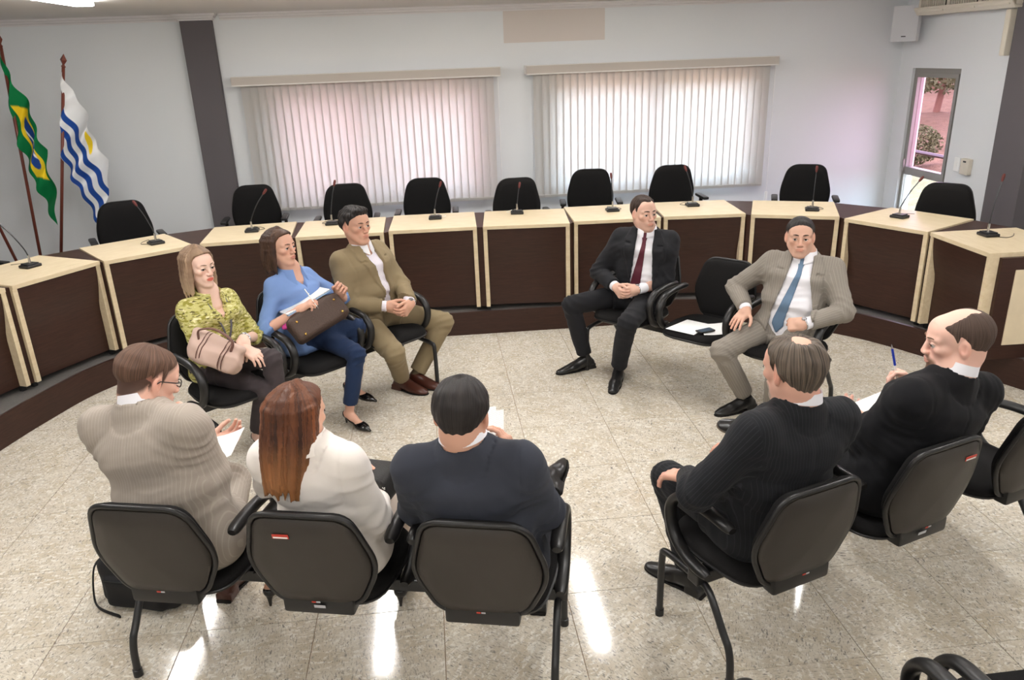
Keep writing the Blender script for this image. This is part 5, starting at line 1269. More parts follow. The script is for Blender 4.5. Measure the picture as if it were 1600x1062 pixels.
# --- woman in the blue shirt
p = POSES['blue_shirt']; c = CL('blue_cotton', srgb(116, 144, 194), rough=.8)
S = person('blue_shirt', dict(sex='f', skin=srgb(214, 168, 146), fw=.95, jaw=.85, hs=.95, neck=.05, lip=srgb(178, 98, 92), lipw=.6, hair=dict(long=1, part=(.0, .035), seed=6, flare=.16, tuck=.10, locks=[(-112, 112, 48, .17, .0105)]), hairmat=hair_mat('brown_hair', srgb(44, 30, 25), srgb(84, 60, 46), (7, 3)), browmat=brow_dark, brow=.003, fore=.038, sleeve=.22, cuffr=.046,
    hands={1: (nrm(p.wr[1]-p.el[1]+A3(.05, -.03, .05)), nrm(A3(.6, .2, -.7)), 'pen'), -1: (nrm(A3(.3, -.3, .55)), nrm(A3(-.2, -.9, -.1)), 'grip')}, top='plain', cloth=c, skirt=.12, legcloth=CL('blue_denim', srgb(28, 42, 70), srgb(38, 54, 84), .004, .5), legname='jeans', leg=.95, hem=.046, hemlift=.12, pumps=1, seed=21, tamp=.0062, open=[(-.03, -.045, .045), (.03, -.036, .036), (.10, -.004, .004), (.11, -.001, .001)], lapel=.0), 'woman in blue shirt and jeans writing with a brown bag on her lap')
for dz in (.15, .20, .25, .30, .35):
    q = front_point(p, S, .0, dz, .012)-S['loc']; MB().ball(q, (.0055, .0055, .0055), 8, 5).build('button', M['white'], S['jacket'], True)
# --- blonde woman
p = POSES['blonde']
def leafy(name):
    m = mat(name, srgb(190, 184, 96), .75, .2); nt = m.node_tree; b = nt.nodes['Principled BSDF']; N = nt.nodes.new; L = nt.links.new
    tc = N('ShaderNodeTexCoord'); col = None
    for k, (sc, a, b_, c_) in enumerate([((26, 26, 70), .50, .58, srgb(142, 136, 58)), ((40, 40, 120), .58, .64, srgb(92, 84, 48)), ((30, 30, 90), .60, .66, srgb(226, 216, 168))]):
        mp = N('ShaderNodeMapping'); mp.inputs['Scale'].default_value = sc; mp.inputs['Location'].default_value = (k*3.1, k, 0); mp.inputs['Rotation'].default_value = (.5, .3, .2)
        nz = N('ShaderNodeTexNoise'); nz.inputs['Scale'].default_value = 1; nz.inputs['Detail'].default_value = 2; mr = N('ShaderNodeMapRange'); mr.inputs['From Min'].default_value = a; mr.inputs['From Max'].default_value = b_
        L(tc.outputs['Object'], mp.inputs[0]); L(mp.outputs[0], nz.inputs['Vector']); L(nz.outputs['Fac'], mr.inputs['Value'])
        mx = N('ShaderNodeMix'); mx.data_type = 'RGBA'; L(mr.outputs[0], mx.inputs['Factor']); mx.inputs['B'].default_value = c_
        if col is None: mx.inputs['A'].default_value = srgb(190, 184, 118)
        else: L(col, mx.inputs['A'])
        col = mx.outputs['Result']
    L(col, b.inputs['Base Color']); return m
c = leafy('yellow_green_print')
i_ = nrm(p.wr[-1]-p.wr[1])
S = person('blonde', dict(sex='f', skin=srgb(230, 194, 176), fw=.92, jaw=.8, hs=.95, neck=.047, lip=srgb(200, 74, 62), lipw=.85, hair=dict(long=1, part=(.012, .035), seed=9, flare=.12, tuck=.06, locks=[(-114, 114, 48, .185, .0105)]), hairmat=hair_mat('blonde_hair', srgb(112, 88, 70), srgb(170, 142, 116), (4, 1.6), .4, srgb(206, 180, 150)), browmat=mat('blonde_brow', srgb(104, 78, 60), .8, .2), brow=.0026, fore=.036, sleeve=.3, cuffr=.048, gaze=(-.1, 0),
    hands={1: (nrm(p.f*.8-p.r*.25+DN*.35), nrm(DN-p.r*.2-p.f*.2), 'relax'), -1: (nrm(p.f*.7+p.r*.35+DN*.4), nrm(DN+p.r*.2-p.f*.2), 'relax')}, top='plain', topname='blouse', cloth=c, skirt=.0, toff=.010, tamp=.006, open=[(-.03, -.05, .05), (.05, -.045, .045), (.13, -.012, .012), (.15, -.002, .002)], lapel=.0, legcloth=CL('charcoal_trouser', srgb(64, 57, 59)), leg=.96, hem=.05, hemlift=.10, pumps=1, footq=.86, seed=27), 'blonde woman in yellow-green patterned blouse with a beige handbag on her lap')
loc = S['loc']; pts = [front_point(p, S, x, z, .03)-loc for x, z in ((.058, .02), (.052, .08), (.03, .18), (.0, .28))]; pts2 = [front_point(p, S, x, z, .03)-loc for x, z in ((-.058, .02), (-.05, .08), (-.028, .18), (.0, .28))]
ly = MB(); ly.tube([Vector(v) for v in catmull(pts, 5)], .006, 6, flat=(1, .25)); ly.tube([Vector(v) for v in catmull(pts2, 5)], .006, 6, flat=(1, .25))
l_ = ly.build('lanyard', mat('lanyard', srgb(86, 84, 92), .6), S['root'], True)
q = Fr(front_point(p, S, 0, .32, .034)-loc, p.cf, p.up); MB(Matrix(((q.x[0], q.y[0], q.z[0], q.o[0]), (q.x[1], q.y[1], q.z[1], q.o[1]), (q.x[2], q.y[2], q.z[2], q.o[2]), (0, 0, 0, 1)))).bbox(-.03, .03, -.002, .002, -.045, .045, .0015).build('badge', M['white'], l_)
watch(S, p, -1, M['silver'], .02)
# --- man with glasses in the light grey suit, from behind
p = POSES['pinstripe']; c = CL('light_grey_pinstripe', srgb(158, 148, 138), srgb(169, 159, 148), .012, .22)
S = person('pinstripe', dict(skin=srgb(224, 178, 158), fw=1.04, hs=1.03, jaw=1.05, neck=.062, fade=(srgb(66, 46, 38), [-.075, -.075, -.058, -.020, .020, .030, -.02, .030, .046, .066, .072]), hair=dict(t=.009, amp=.0022, zl=[-.030, -.030, -.018, .010, .030, .038, .012, .034, .046, .066, .072]), hairmat=hair_mat('brown_short_hair', srgb(70, 50, 40), srgb(112, 84, 68), (50, 6), .5), browmat=brow_dark, hands={1: (nrm(p.head+p.look*.06-A3(0, 0, .08)-p.wr[1]), nrm(-p.look+A3(-.3, 0, 0)), 'chin'), -1: (nrm(A3(.45, .45, .1)), nrm(A3(.3, -.3, .8)), 'hold')}, top='suit', cloth=c, legcloth=c, skirt=.42, seed=33, belly=.02, shoe=M['brownshoe'], clift=.026), 'man with glasses in light grey pinstripe suit seen from behind')
h = S['h']; loc = S['loc']; g = empty('spectacles', loc); tag(g, 'dark rimmed glasses worn by the man in light grey', 'glasses')
gm = mat('spectacle_frame', srgb(42, 32, 30), .4)
W_ = lambda a, b, c_: h.w(a, b, c_)-loc
for s in (1, -1):
    tube_w([W_(s*.031+.021*math.cos(a), .104-.006*abs(math.cos(a)), .0+.014*math.sin(a)) for a in np.linspace(0, 2*math.pi, 17)], .0022, 6).build('rim', gm, g, True)
    tube_w([W_(s*.054, .098, .006), W_(s*.080, .06, .008), W_(s*.086, .0, .010), W_(s*.084, -.02, -.006)], .0025, 6).build('temple', gm, g, True)
tube_w([W_(-.011, .106, .004), W_(0, .109, .007), W_(.011, .106, .004)], .002, 6).build('bridge', gm, g, True)
# --- woman in the white blazer, from behind
p = POSES['white_blazer']; c = CL('white_crepe', srgb(236, 229, 222), rough=.8)
S = person('white_blazer', dict(sex='f', skin=srgb(226, 178, 152), fw=.97, hs=.97, neck=.05, girth=1.06, hair=dict(long=1, part=(.01, .02), seed=14, flare=.09, tuck=.05, lean=(-.10, -.14, 0), locks=[(-100, 100, 64, .235, .0105), (-60, 60, 24, .26, .010)]), hairmat=hair_mat('caramel_brown_hair', srgb(52, 30, 23), srgb(128, 76, 46), (3.1, 1.0), .32, srgb(178, 122, 74)), browmat=brow_dark, hands={1: (nrm(A3(.05, .5, .55)), nrm(A3(-.8, .3, -.2)), 'hold'), -1: (nrm(p.f+p.r*.4), nrm(DN), 'relax')}, top='plain', topname='blazer', toff=.014, tamp=.004, cloth=c, skirt=.35, legcloth=CL('pale_trouser', srgb(222, 206, 192)), legname='trousers', leg=1.0, pumps=1, seed=39), 'brown-haired woman in white blazer seen from behind')
q = S['h'].w(.074, .0, -.042)-S['loc']; MB().ball(q, .006).build('earring', M['red'], S['body'], True)
# --- man in the navy suit, from behind
p = POSES['navy_suit']; c = CL('navy_suiting', srgb(54, 57, 66))
S = person('navy_suit', dict(skin=srgb(206, 160, 138), fw=1.04, hs=1.02, neck=.062, hair=dict(t=.013, amp=.0018, zl=[-.080, -.080, -.064, -.022, .022, .030, -.008, .026, .042, .064, .07], bald=[((.002, -.055, .128), (.016, .022, .012))], bk=.006), hairmat=black_hair, browmat=brow_dark, hands={1: (nrm(A3(-.12, .25, .5)), nrm(A3(-.8, .3, -.1)), 'hold'), -1: (nrm(A3(.35, .4, .3)), nrm(A3(.5, -.2, .5)), 'hold')}, top='suit', cloth=c, legcloth=c, seed=45, laces=True, clift=.048, jlift=.020), 'man in navy suit seen from behind reading white papers')
# --- balding man in black pinstripe
p = POSES['balding']; c = CL('black_pinstripe', srgb(29, 30, 33), srgb(44, 44, 48), .012, .15)
S = person('balding', dict(skin=srgb(214, 166, 146), fw=1.03, hs=1.03, neck=.062, hair=dict(t=.013, amp=.0026, zl=[-.086, -.086, -.07, -.034, .014, .026, -.012, .03, .05, .075, .08], bald=[((.0, -.045, .130), (.034, .042, .030))], bk=.032), hairmat=hair_mat('greying_hair', srgb(48, 42, 38), srgb(120, 106, 92), (40, 5)), browmat=brow_dark, beard=srgb(150, 140, 130), hands={-1: (nrm(p.f*.9-p.r*.35+DN*.22), nrm(DN+p.f*-.2), 'relax', .8), 1: (nrm(p.f-p.r*.5), nrm(DN), 'relax')}, top='suit', cloth=c, legcloth=c, seed=51, solemat={1: M['paleSole'], -1: M['sole']}, clift=.036, jlift=.018), 'balding man in black pinstripe suit with hand on knee seen from behind')
# --- bearded man with a pen
p = POSES['bearded']; c = CL('black_wool', srgb(20, 20, 23))
S = person('bearded', dict(skin=srgb(230, 186, 168), fw=1.02, hs=1.05, neck=.064, nose=.75, beard=srgb(112, 84, 66), hair=dict(t=.006, amp=.001, zl=[-.075, -.075, -.06, -.024, .022, .032, .0, .035, .055, .08, .09], bald=[((0, .045, .115), (.056, .085, .055)), ((0, -.06, .135), (.04, .06, .03))], bk=.016), hairmat=hair_mat('short_brown_hair', srgb(58, 46, 40), srgb(96, 78, 68), (60, 8), .6), browmat=mat('brown_brow', srgb(112, 84, 66), .8), hands={1: (nrm(A3(-.55, .15, .55)), nrm(A3(-.4, -.1, -.6)), 'pen'), -1: (nrm(A3(-.3, .6, .0)), nrm(A3(.2, .1, .9)), 'hold')}, top='suit', cloth=c, legcloth=c, seed=57, clift=.036, jlift=.018), 'bearded man in black suit holding up a pen')
S_PEN = S
# ------------------------------------------------------------------ things in hands, on laps and on the seats
def sheet(name, corners, m, loc=None, th=.0012, bend=0.0, n=8, parent=None):
    """thin bent sheet through four world corners (tl, tr, br, bl)"""
    c = [np.asarray(v, float) for v in corners]; nv = nrm(np.cross(c[1]-c[0], c[3]-c[0])); o = sum(c)/4 if loc is None else loc
    vs = []; N = n+1
    for side in (0, 1):
        for j in range(N):
            for i in range(N):
                u, v = i/n, j/n; q = (c[0]*(1-u)+c[1]*u)*(1-v)+(c[3]*(1-u)+c[2]*u)*v+nv*(bend*math.sin(u*math.pi)+side*th); vs.append(Vector(q-o))
    fs = [(s*N*N+j*N+i, s*N*N+j*N+i+1, s*N*N+(j+1)*N+i+1, s*N*N+(j+1)*N+i) for s in (0, 1) for j in range(n) for i in range(n)]
    per = [(0, i) for i in range(n)]+[(j, n) for j in range(n)]+[(n, n-i) for i in range(n)]+[(n-j, 0) for j in range(n)]
    idx = [a*N+b for a, b in per]
    for k in range(len(idx)): a, b = idx[k], idx[(k+1) % len(idx)]; fs.append((a, b, N*N+b, N*N+a))
    ob = MB().add(vs, fs).build(name, m, parent, True, 40)
    if parent is None: ob.location = Vector(o)
    return ob
def printed(name):
    m = mat(name, srgb(246, 246, 244), .7, .2); nt = m.node_tree; b = nt.nodes['Principled BSDF']; N = nt.nodes.new; L = nt.links.new
    at = N('ShaderNodeTexCoord'); sp = N('ShaderNodeSeparateXYZ'); L(at.outputs['Generated'], sp.inputs[0])
    w_ = N('ShaderNodeMath'); w_.operation = 'MULTIPLY'; w_.inputs[1].default_value = 26; L(sp.outputs['Y'], w_.inputs[0]); f_ = N('ShaderNodeMath'); f_.operation = 'FRACT'; L(w_.outputs[0], f_.inputs[0])
    lt = N('ShaderNodeMath'); lt.operation = 'LESS_THAN'; lt.inputs[1].default_value = .35; L(f_.outputs[0], lt.inputs[0])
    nz = N('ShaderNodeTexNoise'); nz.inputs['Scale'].default_value = 60; gt = N('ShaderNodeMath'); gt.operation = 'GREATER_THAN'; gt.inputs[1].default_value = .45; L(nz.outputs['Fac'], gt.inputs[0])
    mu = N('ShaderNodeMath'); mu.operation = 'MULTIPLY'; L(lt.outputs[0], mu.inputs[0]); L(gt.outputs[0], mu.inputs[1]); m3 = N('ShaderNodeMath'); m3.operation = 'MULTIPLY'; m3.inputs[1].default_value = .22; L(mu.outputs[0], m3.inputs[0])
    mx = N('ShaderNodeMix'); mx.data_type = 'RGBA'; mx.inputs['A'].default_value = srgb(246, 246, 244); mx.inputs['B'].default_value = srgb(90, 90, 96); L(m3.outputs[0], mx.inputs['Factor']); L(mx.outputs['Result'], b.inputs['Base Color']); return m
M['printed'] = printed('printed_paper')
# papers and telephone on the empty seat
zt = .464
o = sheet('paper_sheet', [Zp(1040, 513, zt), Zp(1074, 499, zt), Zp(1112, 507, zt), Zp(1084, 523, zt)], M['printed'], bend=.0); tag(o, 'white printed sheet lying at the front of the empty seat', 'paper', 'papers on the empty seat')
o = sheet('paper_sheet', [Zp(1096, 506, zt+.003), Zp(1134, 503, zt+.006), Zp(1136, 521, zt+.004), Zp(1100, 523, zt+.003)], M['printed'], bend=.004); tag(o, 'white sheet against the grey-suited man on the empty seat', 'paper', 'papers on the empty seat')
ph = empty('mobile_phone', Vector(Zp(1102, 517, zt+.006)), R(24)); tag(ph, 'black mobile phone lying on the papers of the empty seat', 'phone')
MB().bbox(-.058, .058, -.03, .03, -.001, .008, .003).build('case', M['plastic'], ph, True, 40); MB().bbox(-.045, .045, -.026, .026, .0075, .0092, .0006).build('screen', mat('phone_screen', srgb(78, 90, 104), .08, .6), ph)
# papers of the man in navy
pz = POSES['navy_suit']
y0 = 2.60
g = 'papers read by the man in navy'
o = sheet('paper_sheet', [Yp(706, 642, y0+.10), Yp(775, 634, y0+.09), Yp(777, 716, y0-.04), Yp(706, 722, y0-.03)], M['printed'], bend=.012); tag(o, 'white sheet held up before the man in navy, half hidden by his head', 'paper', g)
o = sheet('paper_sheet', [Yp(716, 648, y0+.08), Yp(787, 639, y0+.06), Yp(787, 708, y0-.05), Yp(716, 718, y0-.05)], M['printed'], bend=.008); tag(o, 'white sheet in the right hand of the man in navy', 'paper', g)
# paper of the man in light grey
o = sheet('paper_sheet', [Yp(316, 684, 2.86), Yp(382, 667, 2.92), Yp(361, 711, 2.76), Yp(304, 722, 2.72)], M['printed'], bend=.015); tag(o, 'white sheet held by the man in light grey suit', 'paper')
# notebook and pen of the bearded man
nb_ = empty('notebook', Vector(Yp(1364, 643, 2.95))); tag(nb_, 'open white notebook on the lap of the bearded man', 'notebook')
L0 = np.array(nb_.location)
cs = [Yp(1336, 628, 3.02), Yp(1378, 611, 3.08), Yp(1396, 620, 3.02), Yp(1354, 674, 2.86)]
sheet('page', cs, M['printed'], L0, .004, 0, 6, nb_)
cs2 = [c_-A3(0, 0, .006)+(c_-L0)*.05 for c_ in cs]; sheet('cover', cs2, mat('notebook_cover', srgb(86, 106, 140), .6), L0, .003, 0, 6, nb_)
a, b = Yp(1393, 538, 2.95), Yp(1402, 592, 2.93); mid = a+(b-a)*.6
pn = empty('ballpoint_pen', Vector(b)); tag(pn, 'blue and white ballpoint pen raised by the bearded man', 'pen')
tw = lambda pts, r, nm, m_: MB().tube([Vector(v-b) for v in pts], r, 10).build(nm, m_, pn, True, 50)
tw([b+(b-a)*.25, mid], .0046, 'barrel', M['white']); tw([mid, a+(b-a)*.12], .0050, 'grip', mat('blue_plastic', srgb(36, 62, 176), .3, .5)); tw([a+(b-a)*.12, a], [.0046, .0012], 'tip', M['silver'])
# clutch bag of the woman in white
cl = empty('clutch_bag', Vector(Yp(584, 750, 2.64))); tag(cl, 'black clutch bag with silver studs held by the woman in white', 'bag')
C0 = np.array(cl.location); fb = Fr(C0, A3(.35, .85, .12), A3(-.1, -.05, 1))
m4 = Matrix(((fb.x[0], fb.y[0], fb.z[0], 0), (fb.x[1], fb.y[1], fb.z[1], 0), (fb.x[2], fb.y[2], fb.z[2], 0), (0, 0, 0, 1)))
blk = mat('black_woven_leather', srgb(30, 29, 28), .5, .4, bump=(300, .8, .003))
prof = round_poly([Vector((-.11, -.045)), Vector((.11, -.045)), Vector((.085, .055)), Vector((-.085, .055))], .03, 5)
MB(m4).rings([[(q_.x*s_, t_, q_.y*s_) for q_ in prof] for t_, s_ in ((-.065, .93), (-.058, 1.0), (.058, 1.0), (.065, .93))]).build('body', blk, cl, True, 40)
sm_ = None; r_ = random.Random(4)
for i in range(34):
    xx, zz = r_.uniform(.052, .098), r_.uniform(-.04, .035)
    for yy in (-.066,):
        if sm_ is None: so = MB().ball((0, 0, 0), .0034, 7, 4).build('stud', M['silver'], cl, True); sm_ = so.data
        else: so = bpy.data.objects.new('stud', sm_); COL.objects.link(so); so.parent = cl
        so.location = m4 @ Vector((xx, yy, zz))
# beige handbag on the blonde woman's lap
p = POSES['blonde']; hb = empty('handbag', Vector(Yp(338, 550, 4.0))); tag(hb, 'slouchy beige handbag with brown trim on the lap of the blonde woman', 'bag')
H0 = np.array(hb.location); fb = Fr(H0, nrm(A3(.93, -.26, -.30)), A3(.2, .35, 1))
F = Field(H0-.30, H0+.30, .006)
F.put(rbox(fb, (0, 0, -.035), (.055, .14, .05), .03)); F.put(rbox(fb, (0, 0, .02), (.035, .155, .06), .02), .05); F.put(cone(fb.w(0, -.15, .075), fb.w(0, .15, .062), .012, .010), .03)
F.near(lambda P: .004*wav(P, 8, 45)+.007*(1-np.abs(wav(P, 9, 30))*4).clip(-.2, 1)*-.8)
V, Fc = F.mesh(); bei = mat('beige_leather', srgb(196, 168, 154), .55, .4, bump=(200, .3, .001)); brn = mat('brown_trim', srgb(104, 72, 62), .5, .4)
np_obj('body', V, Fc, bei, hb, H0)
wv = lambda a_, b_, c_: Vector(fb.w(a_, b_, c_)-H0)
MB().tube(catmull([wv(.04, -.10, .04), wv(.05, -.11, .09), wv(.055, -.02, .125), wv(.05, .09, .10), wv(.04, .10, .04)], 6), .011, 8, flat=(1, .5)).build('handle', brn, hb, True)
for off in (-.075, -.055, .06, .08): MB().tube([wv((.066 if math.sin(t_) < .35 else .052)*math.cos(t_), off, -.02+(.073 if math.sin(t_) < 0 else .112)*math.sin(t_)) for t_ in np.linspace(0, 2*math.pi, 25)], .0045, 6, flat=(1, .5)).build('trim_strip', brn, hb, True)
# brown bag, folder and pen of the woman in blue
bb = empty('brown_bag', Vector(Yp(497, 492, 4.47))); tag(bb, 'dark brown bag with gold feet propped on the lap of the woman in blue', 'bag')
B0 = np.array(bb.location); ax = nrm(Yp(541, 466, 4.60)-Yp(450, 522, 4.34)); dn_ = nrm(A3(.42, -.30, -.62)); dn_ = nrm(dn_-ax*(dn_@ax)); nn_ = np.cross(ax, dn_)
if nn_[1] > 0: nn_ = -nn_
fb = Fr(B0, ax, -dn_); 
sgn = 1 if (fb.x @ nn_) > 0 else -1
F = Field(B0-.36, B0+.36, .006)
F.put(rbox(fb, (-sgn*.045, 0, -.01), (.055, .185, .080), .03)); F.put(ell(fb, (-sgn*.06, 0, .05), (.05, .16, .07)), .05); F.near(lambda P: .003*wav(P, 18, 40))
V, Fc = F.mesh(); dk = mat('brown_woven_leather', srgb(74, 58, 50), .6, .35, bump=(130, 1.0, .004), noise=(160, .35)); np_obj('body', V, Fc, dk, bb, B0)
for yy in (-.135, .135):
    for zz in (-.062, .028): MB().ball(Vector(fb.w(sgn*.012, yy, zz)-B0), .0085).build('stud', M['gold'], bb, True)
fo = empty('notepad', Vector(Yp(494, 478, 4.50))); tag(fo, 'blue and white notepad leaning on the brown bag', 'notepad'); F0 = np.array(fo.location)
up_ = -dn_; bk = A3(0, .015, .0)-nn_*.035
base = [B0+ax*(-.15)+up_*.088+bk*.2, B0+ax*(.16)+up_*.088+bk*.2, B0+ax*(.16)+up_*.165+bk-nn_*.11, B0+ax*(-.15)+up_*.165+bk-nn_*.11]
sheet('cover', base, mat('light_blue_card', srgb(150, 178, 210), .6), F0, .006, 0, 4, fo)
sheet('page', [c_+up_*.010+nn_*.0 for c_ in base], M['printed'], F0, .005, 0, 4, fo)
pb = POSES['blue_shirt']; tip = pb.wr[1]+nrm(pb.wr[1]-pb.el[1])*.10
pe = empty('writing_pen', Vector(tip)); tag(pe, 'slim pen held by the woman in blue over her notepad', 'pen')
MB().tube([(-.05, .02, .075), (.02, -.01, -.03)], .0035, 8).build('barrel', M['white'], pe, True); MB().tube([(.02, -.01, -.03), (.03, -.014, -.045)], [.003, .001], 8).build('tip', M['silver'], pe, True)
pk = empty('pink_pouch', Vector(Yp(452, 507, 4.45))); tag(pk, 'magenta pouch peeking out beneath the brown bag', 'pouch'); P0 = np.array(pk.location)
F = Field(P0-.1, P0+.1, .005); F.put(ell(Fr(P0, ax, A3(0, 0, 1)), (0, 0, 0), (.035, .05, .02))); V, Fc = F.mesh(); np_obj('body', V, Fc, mat('magenta_fabric', srgb(196, 62, 140), .6), pk, P0)
MB().tube([Vector(ax)*-.04+Vector((0, 0, .021)), Vector((0, 0, .023)), Vector(ax)*.04+Vector((0, 0, .021))], .002, 6).build('zip', M['silver'], pk, True)
# black bag on the floor under the near row
bp_ = Zp(228, 948, 0); bk_ = empty('shoulder_bag', Vector((bp_[0], bp_[1]+.07, 0)), R(-12)); tag(bk_, 'black fabric shoulder bag on the floor under the light grey man', 'bag'); 
nyl = mat('black_nylon', srgb(26, 26, 28), .7, .3, bump=(300, .5, .002))
F = Field((-.25, -.17, -.02), (.25, .17, .34), .007); f0 = Fr((0, 0, 0), (0, 1, 0), (0, 0, 1)); F.put(rbox(f0, (0, 0, .12), (.19, .09, .12), .05)); F.put(rbox(f0, (0, -.085, .09), (.14, .03, .075), .025), .02); F.near(lambda P: .004*wav(P, 5, 40)); V, Fc = F.mesh(); np_obj('body', V, Fc, nyl, bk_, np.zeros(3))
MB().tube(catmull([(-.17, -.02, .215), (-.215, -.05, .17), (-.225, -.08, .04), (-.17, -.12, .010), (-.05, -.15, .008)], 6), .016, 8, flat=(1, .25)).build('strap', nyl, bk_, True)
MB().tube(catmull([(.05, -.115, .15), (.055, -.122, .12), (.045, -.122, .09)], 4), .004, 6).build('zip_pull', M['silver'], bk_, True)
MB().tube([(-.13, -.112, .155), (.13, -.112, .155)], .0025, 6).build('zip', M['steel'], bk_, True)
# ------------------------------------------------------------------ flags on a stand by the back wall
M['polewood'] = mat('flagpole_wood', srgb(112, 58, 46), .4, .4)
YS = 7.25
fs = empty('flag_stand', Vector((*[float(v) for v in Yp(70, 452, YS)[:2]], .2))); tag(fs, 'wooden flag stand on the platform by the back wall', 'stand')
MB().bbox(-.38, .38, -.12, .12, 0, .05, .01).bbox(-.32, .32, -.07, .07, .05, .16, .01).build('base', M['polewood'], fs)
for xx in (-.22, 0, .2): MB().lathe([(.022, .155), (.03, .155), (.03, .19), (.022, .19)], 14, M=Matrix.Translation((xx, 0, 0))).build('socket', M['gold'], fs, True, 40)
def flag(base, top, lab, pat, drop, right, hoist=.86, fly=1.15, seed=1, name='flag'):
    base, top = np.asarray(base), np.asarray(top); e = empty(name, Vector(base)); tag(e, lab, 'flag', 'flags on the stand')
    MB().tube([(0, 0, 0), Vector(top-base)], .014, 10).build('pole', M['polewood'], e, True)
    u = nrm(top-base); m_ = Matrix.Translation(Vector(top-base)) @ Vector(u).to_track_quat('Z', 'Y').to_matrix().to_4x4()
    MB(m_).lathe([(.012, -.01), (.022, 0), (.012, .012), (.010, .02), (.030, .055), (.0, .11)], 4).build('finial', M['polewood'], e)
    if pat is None: return e
    n = 90; V = []; T = []
    rv = A3(1, .05, 0); dv = A3(0, 0, -1); nv = A3(0, -1, 0)
    for j in range(n+1):
        v = j/n; H = top-u*(.04+v*hoist)
        for i in range(n+1):
            q = i/n
            P = H+(dv*drop+rv*right)*q*fly*(1-.12*v)
            ph = q*3.2*math.pi+v*3.5; am = .085*min(1, q*2.2)
            P = P+nv*(.02+am*math.sin(ph+seed)+.03*math.sin(ph*2.3+v*5))+rv*(.05*min(1, q*2)*math.sin(ph*.9+1.2+seed)-.02*math.sin(v*7+seed)*q)
            V.append(P); T.append(pat(q, v))
    N = n+1; Fq = np.array([(j*N+i, j*N+i+1, (j+1)*N+i+1, (j+1)*N+i) for j in range(n) for i in range(n)])
    V = np.array(V); np_obj('cloth', V, Fq, FLAGM, e, base, {'tint': np.array(T)}); return e
FLAGM = mat('flag_cloth', (1, 1, 1, 1), .75, .2); at_ = FLAGM.node_tree.nodes.new('ShaderNodeAttribute'); at_.attribute_name = 'tint'; FLAGM.node_tree.links.new(at_.outputs['Color'], FLAGM.node_tree.nodes['Principled BSDF'].inputs['Base Color'])
G_, Y_, B_, W_c = [srgb(*c_)[:3] for c_ in ((10, 120, 66), (248, 214, 44), (32, 74, 150), (236, 236, 236))]
def pat_green(q, v):
    x, y = (q-.5)/.42, (v-.5)/.40
    r_ = math.hypot((q-.5)*1.4, v-.5)
    if r_ < .25:
        return W_c if abs((v-.5)-.05+((q-.42)*1.1)**2*1.2) < .026 else B_
    return Y_ if abs(x)+abs(y) < 1 else G_
def pat_stripe(q, v):
    if math.hypot((q-.62)*1.25, v-.20) < .12: return Y_
    if v < .40: return W_c
    return B_ if int((v-.40)/.12) % 2 == 0 else W_c
b1, b2, b3 = Yp(71, 440, YS), Yp(95, 440, YS), Yp(42, 440, YS)
flag(b1, Yp(1, 72, YS-.02), 'green flag with yellow rhombus and blue disc hanging from a leaning pole', pat_green, .86, .20, hoist=.78, fly=1.0, seed=.5)
flag(b2, Yp(99, 104, YS+.02), 'white and blue striped flag hanging from the upright pole', pat_stripe, .80, .24, hoist=.74, fly=.98, seed=2.0)
flag(b3, Yp(-150, 60, YS-.02), 'third flagpole leaning away from the striped flag', None, 0, 0, name='flagpole')
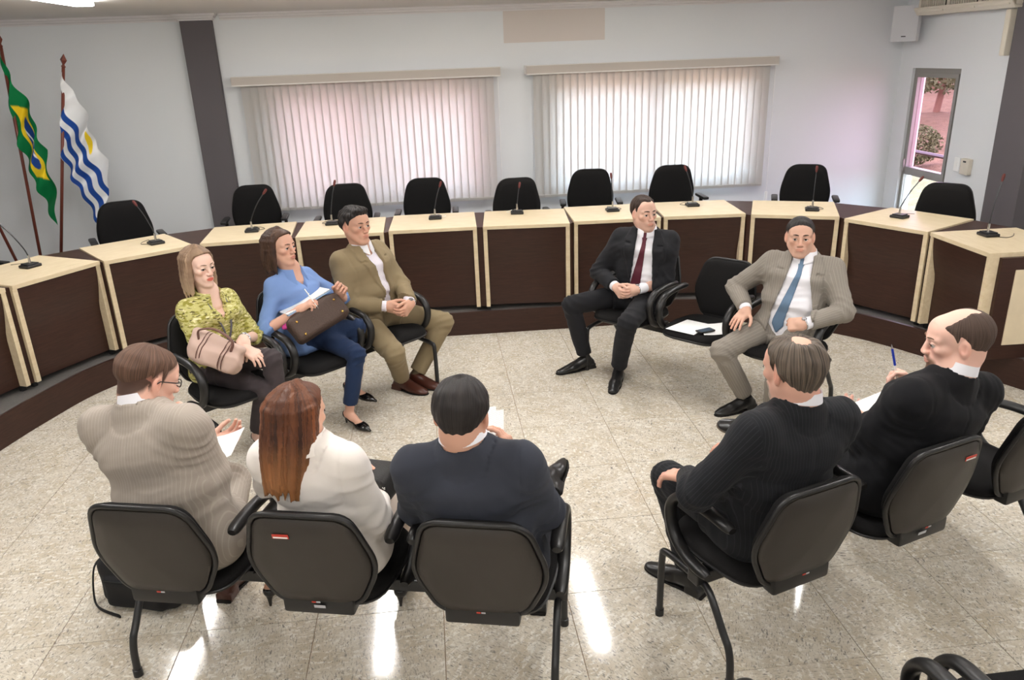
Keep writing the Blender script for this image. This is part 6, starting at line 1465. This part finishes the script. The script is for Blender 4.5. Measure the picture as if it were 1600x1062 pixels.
# ------------------------------------------------------------------ wall fittings
M['cream'] = mat('cream_plastic', srgb(214, 206, 190), .5, .4); M['darkslot'] = mat('dark_slot', srgb(30, 30, 30), .9, .1)
acp = ROOM @ Vector((U5, 7.2, 2.40)); ac = empty('air_conditioner', acp, TH); tag(ac, 'cream wall air conditioner with open louvres above the narrow window', 'air conditioner')
MB().bbox(-.20, -.003, -.76, .60, .05, .262, .015).build('casing', M['cream'], ac, True, 30)
mb = MB(); mb.rings([[(-.24, y_, .10), (-.24, y_, .085), (-.20, y_, .03), (-.004, y_, .03), (-.004, y_, .05), (-.20, y_, .05)] for y_ in (-.76, .60)]); mb.build('lower_lip', M['cream'], ac)
for k, (y0_, y1_) in enumerate(((.16, .55), (-.28, .11), (-.72, -.33))):
    MB().box(-.203, -.2005, y0_, y1_, .07, .17).build('outlet', M['darkslot'], ac)
    g_ = MB()
    for i in range(12):
        t_ = y0_+(i+.5)*(y1_-y0_)/12; g_.box(-.218, -.2035, t_-.004, t_+.004, .07, .17)
    tag(g_.build('vanes', M['cream'], ac), None, None, None, 'stuff')
    MB().bbox(-.232, -.222, y0_, y1_, .055, .085, .003).build('louvre', M['cream'], ac)
sp_ = empty('loudspeaker', Vector(Yp(1415, 37, 8.34)), R(-44)); tag(sp_, 'white wall loudspeaker hung in the corner beside the air conditioner', 'loudspeaker')
MB().bbox(-.125, .125, -.02, .0, -.17, .17, .008).build('grille', mat('speaker_grille', srgb(206, 206, 208), .7, .2, bump=(500, .8, .002)), sp_, True, 40)
MB().rings([[(-.125*s_, d_, -.17*s_), (.125*s_, d_, -.17*s_), (.125*s_, d_, .17*s_), (-.125*s_, d_, .17*s_)] for d_, s_ in ((.0, 1), (.05, 1), (.16, .78))]).build('cabinet', mat('speaker_white', srgb(224, 224, 224), .5), sp_)
MB().bbox(-.022, .022, -.023, -.019, -.125, -.115, .001).build('badge', M['plastic'], sp_)
MB().tube([(.0, .15, .0), (.02, .24, .0)], .018, 8).build('bracket', M['steel'], sp_)
MB().tube(catmull([(.11, .08, .16), (.13, .1, .22), (.10, .15, .30)], 5), .004, 6).build('cable', M['plastic'], sp_)
sw = empty('wall_phone', ROOM @ Vector((U5, 6.96, 1.05)), TH); tag(sw, 'small cream intercom box on the wall beside the narrow window', 'intercom')
MB().bbox(-.045, -.002, -.06, .06, -.075, .075, .008).build('case', M['cream'], sw, True, 40); MB().bbox(-.048, -.044, -.02, .02, .04, .055, .001).build('sensor', M['plastic'], sw)
pl_ = empty('switch_plate', ROOM @ Vector((U5, 7.12, 1.05)), TH); tag(pl_, 'flat white switch plate next to the cream intercom', 'switch'); MB().bbox(-.010, -.001, -.04, .04, -.065, .065, .003).build('plate', M['white'], pl_); MB().bbox(-.014, -.009, -.012, .012, -.02, .02, .002).build('rocker', M['white'], pl_)
cc = rm(); cc.bbox(4.93, 5.0, 6.5, 6.56, 2.05, 2.42, .01); o = cc.build('cable_duct', M['cream']); tag(o, 'short white cable duct beside the charcoal column under the air conditioner', 'cable duct')
